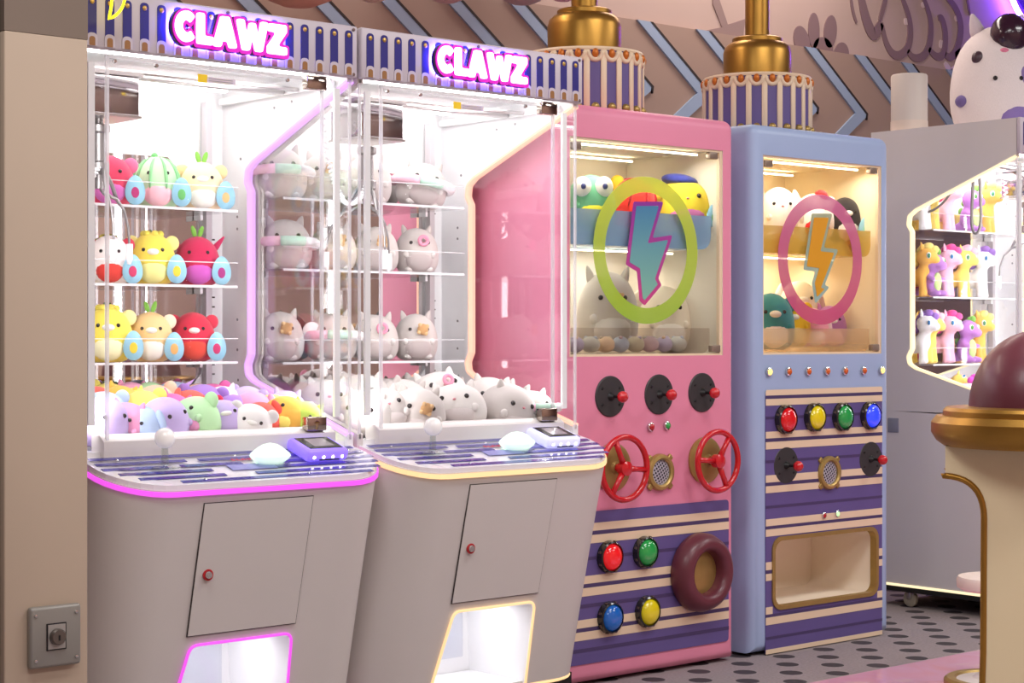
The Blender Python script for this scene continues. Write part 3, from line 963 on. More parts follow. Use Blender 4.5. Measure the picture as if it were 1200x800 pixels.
def cabinet(label, x0, x1, paint, cavity_mat, holes):
    Cb = empty('game_cabinet', (x0, YF, 0)); tag(Cb, label, 'game cabinet', 'tall game cabinets')
    wd, dp = x1 - x0, .80
    bm = bmesh.new()
    bbox(bm, 0, wd, 0, dp, .012, CHT)
    es = [e for e in bm.edges if abs(e.verts[0].co.y) < 1e-4 and abs(e.verts[1].co.y) < 1e-4 or (e.verts[0].co.z > 2 and e.verts[1].co.z > 2) or abs(e.verts[0].co.z - e.verts[1].co.z) > 1]
    bmesh.ops.bevel(bm, geom=es, offset=.040, segments=5, affect='EDGES', profile=.5)
    bo = mk('body', bm, [paint, cavity_mat], Cb)
    cuts = []
    for pts, d in holes:
        cuts.append(mk('cutter', bprism(bmesh.new(), pts, -.1, d), [cavity_mat], Cb))
    bpy.context.view_layer.update()
    solid_from(bo, cuts)
    bo.data.materials.clear(); bo.data.materials.append(paint); bo.data.materials.append(cavity_mat)
    for p in bo.data.polygons:
        c = p.center; p.material_index = 0
        for pts, d in holes:
            xs = [q[0] for q in pts]; zs = [q[1] for q in pts]
            if min(xs) - .002 <= c.x <= max(xs) + .002 and min(zs) - .002 <= c.z <= max(zs) + .002 and c.y > .004: p.material_index = 1
    if len(holes) > 1:
        bo.data.materials.append(mat('opening_lining', (252, 238, 216), .6))
        for p in bo.data.polygons:
            if p.material_index == 1 and p.center.z < .6: p.material_index = 2
    sharp(bo, 35)
    for xa in (.10, wd - .10):
        for ya in (.10, dp - .1): lathe('foot', [(0, 0), (.03, 0), (.03, .02), (0, .02)], BLACK, Cb, 16, 'Z', (xa, ya, 0))
    return Cb, (lambda px, py: onY(px, py, YF) - Vector((x0, YF, 0)))


def slot_joystick(Cb, p, L=.066):
    d = lathe('joystick_plate', [(0, -.006), (.071, -.006), (.074, -.003), (.074, 0), (0, 0)], GREYPL, Cb, 40, 'Y', (p.x, 0, p.z))
    lathe('joystick_shaft', [(0, -L), (.006, -L), (.006, -.022), (.011, -.016), (.016, -.006), (0, -.006)], BLACK, d, 16, 'Y')
    inst('joystick_ball', 'sphere', sphere_mesh, RED, d, (0, -L, 0), .0205)
    for a in (35, 145, 215, 325):
        lathe('plate_bolt', [(0, -.009), (.004, -.009), (.006, -.006), (0, -.006)], BLACK, d, 10, 'Y', (.052 * math.cos(R(a)), 0, .052 * math.sin(R(a))))


def push_button(Cb, p, rgb, lit=0.12, k=1.0):
    p = Vector((p.x - .028, 0, p.z))         # the face stands proud of the panel, so its foot sits a little to the left
    b_ = lathe('button_bezel', [(0, -.018), (.046, -.018), (.050, -.030), (.055, -.026), (.058, -.006), (.060, 0), (0, 0)], mat('bezel_black', (34, 30, 30), .18, coat=.6), Cb, 40, 'Y', p)
    cap = lathe('button_cap', [(0, -.046), (.018, -.0445), (.034, -.039), (.045, -.029), (.046, -.018), (0, -.018)], mat('cap_%d_%d_%d' % rgb, rgb, .12, emit=lit, coat=.8), b_, 40, 'Y', ang=60)
    for a in range(8):
        o = box('bezel_notch', -.004, .004, -.022, -.012, .0, .004, mat('notch_grey', (120, 104, 92), .3, .5), b_)
        o.rotation_euler = (0, R(a * 45 + 20), 0); o.location = (.056 * math.sin(R(a * 45 + 20)), 0, .056 * math.cos(R(a * 45 + 20)))


def small_lamp(Cb, p, m, r=.016):
    o = lathe('lamp_ring', [(0, -.004), (r * .72, -.004), (r * .8, -.012), (r, -.010), (r, 0), (0, 0)], CHROME, Cb, 20, 'Y', (p.x, 0, p.z))
    inst('lamp_lens', 'sphere', sphere_mesh, m, o, (0, -.008, 0), (r * .78, r * .7, r * .78))


def grille_mat():
    if 'grille' in MC: return MC['grille']
    m = bpy.data.materials.new('perforated_grille'); m.use_nodes = True
    nt = m.node_tree; b = nt.nodes['Principled BSDF']
    tc = nt.nodes.new('ShaderNodeTexCoord'); mp = nt.nodes.new('ShaderNodeMapping'); vo = nt.nodes.new('ShaderNodeTexVoronoi'); vo.inputs['Scale'].default_value = 84; vo.inputs['Randomness'].default_value = 0.0
    mp.inputs['Rotation'].default_value = (0, R(30), 0)
    lt = nt.nodes.new('ShaderNodeMath'); lt.operation = 'LESS_THAN'; lt.inputs[1].default_value = .36
    mx = nt.nodes.new('ShaderNodeMix'); mx.data_type = 'RGBA'; mx.inputs[6].default_value = (*srgb((196, 194, 206)), 1); mx.inputs[7].default_value = (*srgb((36, 36, 52)), 1)
    nt.links.new(tc.outputs['Object'], mp.inputs[0]); nt.links.new(mp.outputs[0], vo.inputs['Vector']); nt.links.new(vo.outputs['Distance'], lt.inputs[0]); nt.links.new(lt.outputs[0], mx.inputs[0]); nt.links.new(mx.outputs[2], b.inputs['Base Color'])
    b.inputs['Metallic'].default_value = .3; b.inputs['Roughness'].default_value = .4
    MC['grille'] = m
    return m


def speaker(Cb, p):
    o = lathe('speaker_rim', [(.047, -.004), (.047, -.016), (.053, -.021), (.064, -.018), (.068, -.010), (.068, 0), (.047, 0)], BRASS, Cb, 40, 'Y', (p.x, 0, p.z))
    lathe('speaker_grille', [(0, -.013), (.025, -.0115), (.049, -.008), (.049, -.004), (0, -.004)], grille_mat(), o, 40, 'Y', ang=60)
    for a in (45, 135, 225, 315):
        b_ = box('speaker_lug', -.011, .011, -.012, 0, .058, .084, BRASS, o, .004)
        b_.rotation_euler = (0, R(a), 0)


def valve_wheel(Cb, p, Rw, L, spin):
    fl = lathe('wheel_flange', [(0, -.030), (.018, -.030), (.024, -.020), (.050, -.016), (.074, -.013), (.088, -.008), (.088, 0), (0, 0)], BRASS, Cb, 40, 'Y', (p.x, 0, p.z))
    lathe('wheel_axle', [(0, -L), (.014, -L), (.014, -.02), (0, -.02)], RED, fl, 16, 'Y')
    mk('wheel_rim', btube(bmesh.new(), [(Rw * math.cos(2 * PI * k / 48), -L, Rw * math.sin(2 * PI * k / 48)) for k in range(48)], .0115, 10, True), RED, fl, smooth=True)
    lathe('wheel_hub', [(0, -L - .022), (.012, -L - .020), (.026, -L - .014), (.026, -L + .014), (0, -L + .014)], RED, fl, 20, 'Y')
    for k in range(3):
        a = R(spin + 120 * k)
        c, s_ = math.cos(a), math.sin(a)
        tube('wheel_spoke', [(.015 * c, -L, .015 * s_), (.06 * c, -L, .06 * s_), (Rw * c, -L, Rw * s_)], [.013, .010, .011], RED, fl, 8)


def vinyl(Cb, pts, y, m, name):
    bm = bmesh.new(); bprism(bm, pts, y - .0008, y)
    bmesh.ops.triangulate(bm, faces=[f for f in bm.faces if len(f.verts) > 4])
    return mk(name, bm, m, Cb)


# ---- pink cabinet
PX0, PX1 = 4.256, 5.188
wx0, wx1, wz0, wz1 = 4.322 - PX0, 5.116 - PX0, 1.172, 1.950
win = [(wx0, wz0), (wx1, wz0), (wx1, wz1), (wx0, wz1)]
CAVP = mat('cabinet_lining', (234, 226, 212), .6, noise=.04, nscale=4)
pink, pl = cabinet('pink game cabinet with three black joysticks, red valve wheels and a big maroon ring', PX0, PX1, PINK, CAVP, [(win, .52)])


def window(Cb, ring_c, ring_r, ringm, bolt, boltm, edgem, lamp_c, power):
    fr = mk('window_frame', bring(bmesh.new(), [(wx0, wz0), (wx1, wz0), (wx1, wz1), (wx0, wz1)], [(wx0 + .008, wz0 + .008), (wx1 - .014, wz0 + .008), (wx1 - .014, wz1 - .008), (wx0 + .008, wz1 - .008)], .004, .02), CREAM, Cb)
    pn = box('window_pane', wx0 + .004, wx1 - .010, .008, .012, wz0 + .004, wz1 - .004, WINGLASS, Cb)
    for x, z in ((wx0 + .01, wz1 - .045), (wx1 - .075, wz1 - .035), (wx1 - .06, wz0 + .012)):
        box('pane_clip', x, x + .045, -.004, .02, z, z + .026, mat('clip_metal', (150, 132, 118), .3, .3), pn, .003)
    n = 64
    vr = mk('ring_decal', bring(bmesh.new(), [(ring_c[0] + ring_r * math.cos(2 * PI * k / n), ring_c[1] + ring_r * math.sin(2 * PI * k / n)) for k in range(n)],
                                [(ring_c[0] + (ring_r - .058) * math.cos(2 * PI * k / n), ring_c[1] + (ring_r - .058) * math.sin(2 * PI * k / n)) for k in range(n)], .0065, .0075), ringm, pn)
    vinyl(pn, round_poly(bolt, .008, 3), .0075, edgem, 'bolt_outline_decal')
    vinyl(pn, round_poly(offset_poly(bolt, -.016), .004, 2), .0062, boltm, 'bolt_decal')
    # lamps inside
    for y, z, s_ in ((.07, wz1 - .012, 1.0), (.42, wz1 - .012, .9), (.20, 1.566, .9)):
        box('led_strip', wx0 + .04, wx1 - .07, y - .005, y + .005, z - .006, z, LEDWARM, Cb)
    area('window_lamp_light', ((wx0 + wx1) / 2, .09, wz1 - .022), (.62, .05), power, lamp_c, rot=(R(-12), 0, 0), parent=Cb)
    area('window_lamp_light', ((wx0 + wx1) / 2, .38, 1.546), (.62, .05), power * .55, lamp_c, rot=(R(12), 0, 0), parent=Cb)
    return pn


pb = [pl(*q) for q in [(744, 236), (779, 236), (766, 279), (790, 275), (773, 326), (777, 334), (757, 358), (751, 352), (748, 318), (735, 310)]]
pc = pl(759.5, 293)
window(pink, (pc.x, pc.z), .270, film('lime_vinyl', [(172, 212, 66), (208, 228, 80), (176, 216, 90), (222, 232, 90)], .70), [(p.x, p.z) for p in pb],
       film('teal_vinyl', [(150, 214, 190), (120, 190, 190), (84, 150, 196)], .78), film('magenta_vinyl', [(220, 80, 150), (214, 90, 190), (150, 60, 170)], .92), (1, .95, .86), 2.4)


def bin_(Cb, z0, z1, y0, y1, m, name='display_bin', xa=None, xb=None):
    xa = wx0 + .012 if xa is None else xa
    xb = wx1 - .035 if xb is None else xb
    pts = round_poly([(xa, z1), (xa, z0), (xb, z0), (xb, z1)], [0, .02, .11, 0], 8)
    pf = prism(name, pts, y0, y0 + .004, m, Cb)
    prism('bin_back', pts, y1 - .004, y1, m, pf)
    bm = bmesh.new(); prev = None
    for x, z in pts:
        q = [bm.verts.new((x, y, z)) for y in (y0 + .004, y1 - .004)]
        if prev: bm.faces.new((prev[0], prev[1], q[1], q[0]))
        prev = q
    mk('bin_shell', bm, m, pf)
    return pf


bin_(pink, 1.572, 1.700, .028, .34, film('blue_acrylic', [(150, 190, 226), (160, 198, 230)], .62))
bin_(pink, 1.180, 1.275, .035, .45, glass('smoke_acrylic', (.93, .91, .90), .14), 'lower_bin')
for x, y in ((714.7, 464.3), (771.8, 462), (822.4, 459.8)): slot_joystick(pink, pl(x, y))
small_lamp(pink, pl(761.5, 500), BULB_R); small_lamp(pink, pl(780.5, 498.5), BULB_G)
valve_wheel(pink, pl(717, 547.5), .112, .066, 115)
valve_wheel(pink, pl(825.4, 539), .110, .070, 55)
speaker(pink, pl(772, 553))
# striped kick panel
a, b_ = pl(853, 585), pl(855.5, 750)
pan = prism('striped_panel', rrect(.045, a.x, b_.z, a.z, .014, 4), -.004, .001, PURPLE, pink)
for y0, y1 in ((597.5, 606), (610.5, 619.5), (654.5, 663), (667.5, 676.5), (701.7, 710.5), (715, 724)):
    z0, z1 = pl(854, y1).z, pl(854, y0).z
    box('cream_stripe', .045, a.x, -.0055, -.0035, z0, z1, CREAM, pan)
for y0, y1 in ((606.2, 610.3), (663.2, 667.2), (710.7, 714.8), (634, 637.5), (685, 689), (733, 737)):
    z0, z1 = pl(854, y1).z, pl(854, y0).z
    box('dark_stripe', .045, a.x, -.0050, -.0036, z0, z1, PURPLE_D, pan)
push_button(pink, pl(718.7, 651), (214, 24, 30), .5)
push_button(pink, pl(760, 645.5), (40, 160, 76), .1)
push_button(pink, pl(719, 722), (24, 104, 196), .1)
push_button(pink, pl(762.5, 715), (226, 206, 20), .1)
p = pl(824, 668.5)
dn = lathe('knob_ring', [(.078, -.010), (.080, -.060), (.092, -.078), (.112, -.082), (.134, -.066), (.147, -.036), (.148, -.012), (.140, 0), (.078, 0)], MAROON, pink, 56, 'Y', (p.x - .038, 0, p.z), ang=70)
lathe('knob_centre', [(0, -.034), (.060, -.033), (.080, -.028), (.080, -.002), (0, -.002)], BRASS, dn, 40, 'Y')

# ---- blue cabinet
BX0, BX1 = 5.284, 6.146
wx0, wx1 = 5.347 - BX0, 6.086 - BX0
win = [(wx0, wz0), (wx1, wz0), (wx1, wz1), (wx0, wz1)]
ox0, ox1 = onY(905.8, 600, YF).x - BX0, onY(1025.6, 600, YF).x - BX0
oz0, oz1 = .183, .446
hole = rrect(ox0, ox1, oz0, oz1, .045, 6)
blue, bl = cabinet('pale blue game cabinet with four push buttons and a gold-rimmed prize opening', BX0, BX1, SKY, mat('cabinet_lining_warm', (242, 226, 196), .6, noise=.04, nscale=4), [(win, .52), (hole, .34)])
bb = [bl(*q) for q in [(953, 250), (977, 250), (967, 290), (984, 292), (968, 334), (974, 336), (957, 356), (953, 331), (957, 318), (943, 316)]]
bc = bl(963.5, 304)
window(blue, (bc.x, bc.z), .262, film('rose_vinyl', [(220, 90, 136), (232, 146, 130), (230, 104, 166), (200, 130, 200), (222, 130, 176)], .72), [(p.x, p.z) for p in bb],
       film('sun_vinyl', [(236, 170, 40), (250, 206, 60), (240, 170, 50)], .92), film('mint_vinyl', [(160, 200, 200), (150, 206, 190), (180, 190, 160)], .75), (1, .91, .74), 2.6)
bin_(blue, 1.572, 1.680, .028, .34, film('amber_acrylic', [(230, 190, 76), (236, 200, 96)], .52))
bin_(blue, 1.180, 1.275, .035, .45, film('pale_amber_acrylic', [(240, 200, 150), (240, 206, 160)], .35), 'lower_bin')
BULB_A = mat('amber_lamp', (206, 88, 20), .25, emit=.15, coat=.5)
BULB_L = emis('lit_lamp', (255, 226, 120), 1.6)
for i, (x, y) in enumerate(((900, 435.5), (923, 435.2), (946, 434.8), (968, 434.6), (989, 434.4), (1011, 434), (1032, 433.6))):
    small_lamp(blue, bl(x, y), BULB_L if i in (0, 6) else BULB_A, .0165)
a, b_ = bl(1032.8, 452.6), bl(1033, 742)
xa_ = bl(896.5, 600).x
bpan_pts = round_poly([(xa_, a.z), (a.x, a.z), (a.x, b_.z), (xa_, b_.z)], [.03, .03, .005, .005], 5)
bpn = mk('striped_panel', bprism(bmesh.new(), bpan_pts, -.004, .001), PURPLE, blue)
c = mk('cutter', bprism(bmesh.new(), hole, -.1, .1), None, blue)
bpy.context.view_layer.update(); solid_from(bpn, [c])
def bstripe(y0, y1, m, d):
    z0, z1 = bl(1032, y1).z, bl(1032, y0).z
    if z1 > oz0 and z0 < oz1 and not (z0 > oz1 - .02):
        spans = [(xa_, ox0 - .008), (ox1 + .008, a.x)]
    else: spans = [(xa_, a.x)]
    for u, v in spans:
        if z1 > a.z - .003:
            prism(m[1], round_poly([(u, z0), (v, z0), (v, a.z), (u, a.z)], [0, 0, .029, .029], 5), -d, -.0035, m[0], bpn)
        else: box(m[1], u, v, -d, -.0035, z0, z1, m[0], bpn)
for y0, y1 in ((452.6, 458.9), (462.7, 470), (498.7, 506), (510, 518), (546.6, 554.5), (558.5, 566), (594.8, 602.4), (606, 613.8), (642, 650.6), (654.8, 662.4), (691.4, 699.3), (702.8, 711), (738, 743)):
    bstripe(y0, y1, (CREAM, 'cream_stripe'), .0055)
for y0, y1 in ((459, 462.6), (506.1, 509.9), (554.6, 558.4), (602.5, 605.9), (650.7, 654.7), (699.4, 702.7), (482, 485), (530, 533), (580, 583), (724, 727)):
    bstripe(y0, y1, (PURPLE_D, 'dark_stripe'), .0050)
for x, y, cc, lit in ((923.7, 491, (206, 20, 28), .25), (957.4, 488.5, (226, 202, 20), .15), (990, 488, (40, 156, 76), .12), (1022.4, 486.6, (44, 66, 240), .8)):
    push_button(blue, bl(x, y), cc, lit)
slot_joystick(blue, bl(920.3, 545)); slot_joystick(blue, bl(1019.3, 537.7))
speaker(blue, bl(970, 553.6))
small_lamp(blue, bl(964, 603.6), BULB_R, .013); small_lamp(blue, bl(979.5, 601.6), emis('lit_green_lamp', (190, 240, 170), 1.1), .013)
mk('opening_rim', bring(bmesh.new(), rrect(ox0 - .012, ox1 + .012, oz0 - .012, oz1 + .012, .052, 6), rrect(ox0 + .004, ox1 - .004, oz0 + .004, oz1 - .004, .042, 6), -.010, .022), BRASS, blue)

# ------------------------------------------------------------------ striped drums with gold stems on the cabinets


def drum(x, y, label):
    D = empty('striped_drum', (x, y, CHT)); tag(D, label, 'decoration', 'striped drums with gold stems')
    r, h = .222, .232
    lathe('drum_body', [(0, 0), (r, 0), (r, h), (0, h)], PURPLE, D, 72)
    lathe('drum_cap', [(0, h), (r + .004, h), (r + .006, h + .006), (r, h + .014), (0, h + .014)], CREAM, D, 72)
    N = 22
    def batten(bm): bbox(bm, -.0115, .0115, -.006, .004, 0, h, .002, 1)
    def scallop(bm):
        btube(bm, [(.026 * math.cos(R(a)), 0, -.030 * max(0, -math.sin(R(a))) - .0) for a in range(180, 361, 15)], .010, 6)
    for k in range(N):
        a = 2 * PI * k / N
        inst('batten', 'batten', batten, CREAM, D, (r * math.cos(a), r * math.sin(a), 0), rot=(0, 0, a + PI / 2))
        a2 = a + PI / N
        c, s_ = math.cos(a2), math.sin(a2)
        inst('scallop', 'scallop', scallop, CREAM, D, (r * c, r * s_, h - .006), rot=(0, 0, a2 + PI / 2))
        inst('orange_stud', 'small_sphere', small_sphere, mat('orange_stud', (206, 116, 40), .4, .3), D, ((r + .002) * c, (r + .002) * s_, h - .012), (.013, .013, .018))
        inst('gold_stud', 'small_sphere', small_sphere, BRASS, D, ((r + .002) * c, (r + .002) * s_, .022), .0165)
    lathe('gold_stem', [(0, h + .014), (.140, h + .014), (.141, h + .12), (.134, h + .145), (.118, h + .160), (.104, h + .165), (.104, h + .180), (.098, h + .184), (.050, h + .184), (.049, CEIL - CHT), (0, CEIL - CHT)], GOLD, D, 56, ang=40)


drum(4.722, 5.03, 'purple and cream striped drum with a gold stem, standing on the pink cabinet')
drum(5.715, 5.035, 'purple and cream striped drum with a gold stem, standing on the pale blue cabinet')

# ------------------------------------------------------------------ things on the far machine
t = empty('white_canister', (6.9, 5.145, 2.188)); tag(t, 'plain white cylinder standing on top of the far claw machine', 'canister')
lathe('canister_body', [(0, 0), (.083, 0), (.083, .05), (.084, .05), (.084, .262), (.080, .268), (0, .268)], mat('canister_white', (214, 204, 196), .5), t, 40)
lathe('canister_band', [(.0835, .002), (.0855, .002), (.0855, .052), (.0835, .052)], mat('canister_band', (224, 208, 196), .45), t, 40)

# ------------------------------------------------------------------ domed console in the foreground and its stool
sx_, sy_ = 4.29, 2.77
ST = empty('domed_console', (sx_, sy_, 0), R(-57)); tag(ST, 'cream console with gold trim and a big maroon dome on top, in the foreground', 'console')
CRB = mat('console_cream', (255, 236, 196), .5, noise=.03, nscale=5)
prof = [(math.cos(R(a)) * .186, 1.048 + math.sin(R(a)) * .215) for a in range(0, 91, 6)]
lathe('dome', [(0, 1.03), (.186, 1.03)] + prof[:-1] + [(0, 1.263)], MAROON, ST, 64, ang=60)
lathe('gold_collar', [(0, 1.020), (.246, 1.020), (.254, 1.028), (.254, 1.044), (.246, 1.053), (.19, 1.056), (0, 1.056)], GOLD, ST, 64)
lathe('gold_rim', [(0, .948), (.252, .948), (.272, .962), (.286, .985), (.286, 1.012), (.272, 1.030), (0, 1.030)], GOLD, ST, 64)
bx_, lx_ = .243, .139
bodyp = [(-bx_, .95), (bx_, .95), (bx_, .878)] + [(p.x, p.z) for p in bez((bx_, 0, .872), (lx_, 0, .868), (lx_, 0, .76), 8)] + [(lx_ + .002, .40), (lx_ + .014, .0), (-lx_ - .014, .0), (-lx_ - .002, .40)] + \
        [(p.x, p.z) for p in bez((-lx_, 0, .76), (-lx_, 0, .868), (-bx_, 0, .872), 8)] + [(-bx_, .878)]
prism('console_body', bodyp, -.10, .10, CRB, ST, 'XZ', 30)
for sg in (-1, 1):
    for yy in (-.10, .10):
        tube('gold_beading', [(sg * (bx_ + .004), yy, .876)] + [(sg * p.x, yy, p.z) for p in bez((bx_ + .004, 0, .870), (lx_ + .004, 0, .868), (lx_ + .003, 0, .76), 10)] + [(sg * (lx_ + .005), yy, .40), (sg * (lx_ + .017), yy, .006)], .0085, GOLD, ST, 10)

stx, sty = onY(1172, 600, 3.74).x, 3.74
so = empty('round_stool', (stx, sty, 0.003)); tag(so, 'low round stool with a pale seat and gold-ringed foot, behind the domed console', 'stool')
lathe('seat', [(0, .335), (.135, .335), (.150, .345), (.152, .372), (.146, .383), (.10, .388), (0, .388)], mat('stool_seat', (232, 216, 206), .5, noise=.04, nscale=12), so, 48)
lathe('stem', [(0, .02), (.10, .02), (.05, .05), (.032, .12), (.032, .28), (.06, .335), (0, .335)], mat('stool_white', (232, 226, 220), .4), so, 32)
lathe('foot_plate', [(0, 0), (.165, 0), (.165, .014), (.10, .022), (0, .022)], mat('stool_white', (232, 226, 220), .4), so, 48)
lathe('foot_ring', [(.150, 0), (.196, 0), (.196, .014), (.186, .022), (.160, .022), (.150, .014)], BRASS, so, 48)

# ------------------------------------------------------------------ yellow neon crescent in front of the first header
nc = onY(131, -8, 4.42)
cn = empty('neon_crescent', nc); tag(cn, 'small yellow neon crescent hanging in front of the first header', 'neon sign')
o_ = [(.075 * math.cos(R(a)) - .035, 0, .075 * math.sin(R(a))) for a in range(70, -71, -10)]
i_ = bez(o_[-1], (.012, 0, 0), o_[0], 12)
tube('neon_tube', [(p[0], p[1], p[2]) for p in o_] + [tuple(p) for p in i_[1:-1]], .0042, emis('yellow_neon', (255, 232, 30), 2.2), cn, 8, True)
tube('hanging_wire', [(o_[0][0], 0, o_[0][2]), (o_[0][0], 0, CEIL - nc.z)], .0012, BLACK, cn, 6)

# ------------------------------------------------------------------ paper lanterns whose undersides dip into the top of the frame
for i, (px, py, rad, col, nm) in enumerate(((350, 9, .17, (226, 166, 150), 'peach'), (437, 3, .07, (226, 206, 190), 'cream'), (524, 4, .09, (214, 190, 190), 'pale rose'), (612, 6, .11, (196, 176, 176), 'dusty grey'), (660, 2, .08, (236, 190, 200), 'baby pink'))):
    p = onY(px, py, 5.75)
    L_ = empty('paper_lantern', (p.x, p.y, p.z + rad)); tag(L_, '%s paper lantern hanging above the header, only its underside in view' % nm, 'lantern', 'hanging paper lanterns')
    inst('lantern_globe', 'sphere', sphere_mesh, mat('paper_' + nm, col, .9), L_, (0, 0, 0), (rad * 1.25, rad * 1.25, rad))
    tube('hanging_cord', [(0, 0, rad), (0, 0, CEIL - p.z - rad)], .002, BLACK, L_, 6)

# ------------------------------------------------------------------ plush toys
PROF = [(0, 0), (.55, .0), (.80, .05), (.95, .18), (1.0, .36), (.955, .57), (.82, .76), (.58, .90), (.30, .975), (0, 1)]


def prof_r(t):
    for (r0, z0), (r1, z1) in zip(PROF, PROF[1:]):
        if z0 <= t <= z1 and z1 > z0: return r0 + (r1 - r0) * (t - z0) / (z1 - z0)
    return 0


def body_mesh(bm):
    P = PROF[1:]
    for _ in range(1):
        Q = [P[0]]
        for a, b_ in zip(P, P[1:]): Q += [(a[0] * .75 + b_[0] * .25, a[1] * .75 + b_[1] * .25), (a[0] * .25 + b_[0] * .75, a[1] * .25 + b_[1] * .75)]
        P = Q + [P[-1]]
    blathe(bm, P, 24)


def ear_tri(bm): blathe(bm, [(.62, 0), (.60, .25), (.42, .62), (.18, .92), (0, 1)], 12)


def leaf_mesh(bm): ball(bm, (0, 0, .5), (.35, .14, .5), 10, 8)


def donut_mesh(bm):
    btube(bm, [(.7 * math.cos(2 * PI * k / 20), 0, .7 * math.sin(2 * PI * k / 20)) for k in range(20)], .32, 8, True)


def egg_card(bm):
    pts = [(.40 * math.cos(a) * (1 - .18 * math.sin(a)), .5 * math.sin(a)) for a in [2 * PI * k / 24 for k in range(24)]]
    bprism(bm, pts, -.02, .02)


def round_card(bm):
    bprism(bm, [(.5 * math.cos(2 * PI * k / 24), .5 * math.sin(2 * PI * k / 24)) for k in range(24)], -.02, .02)


def ring_arc(bm):
    btube(bm, [(math.cos(R(a)) * 1.0, -math.sin(R(a)) * .9, .10 * math.sin(R(a) * 1) - .05) for a in range(-10, 191, 10)], [.06] + [.10] * 19 + [.06], 10)


EYE = mat('bead_eye', (34, 28, 30), .25)
CARD = mat('tag_card_blue', (150, 204, 226), .4)


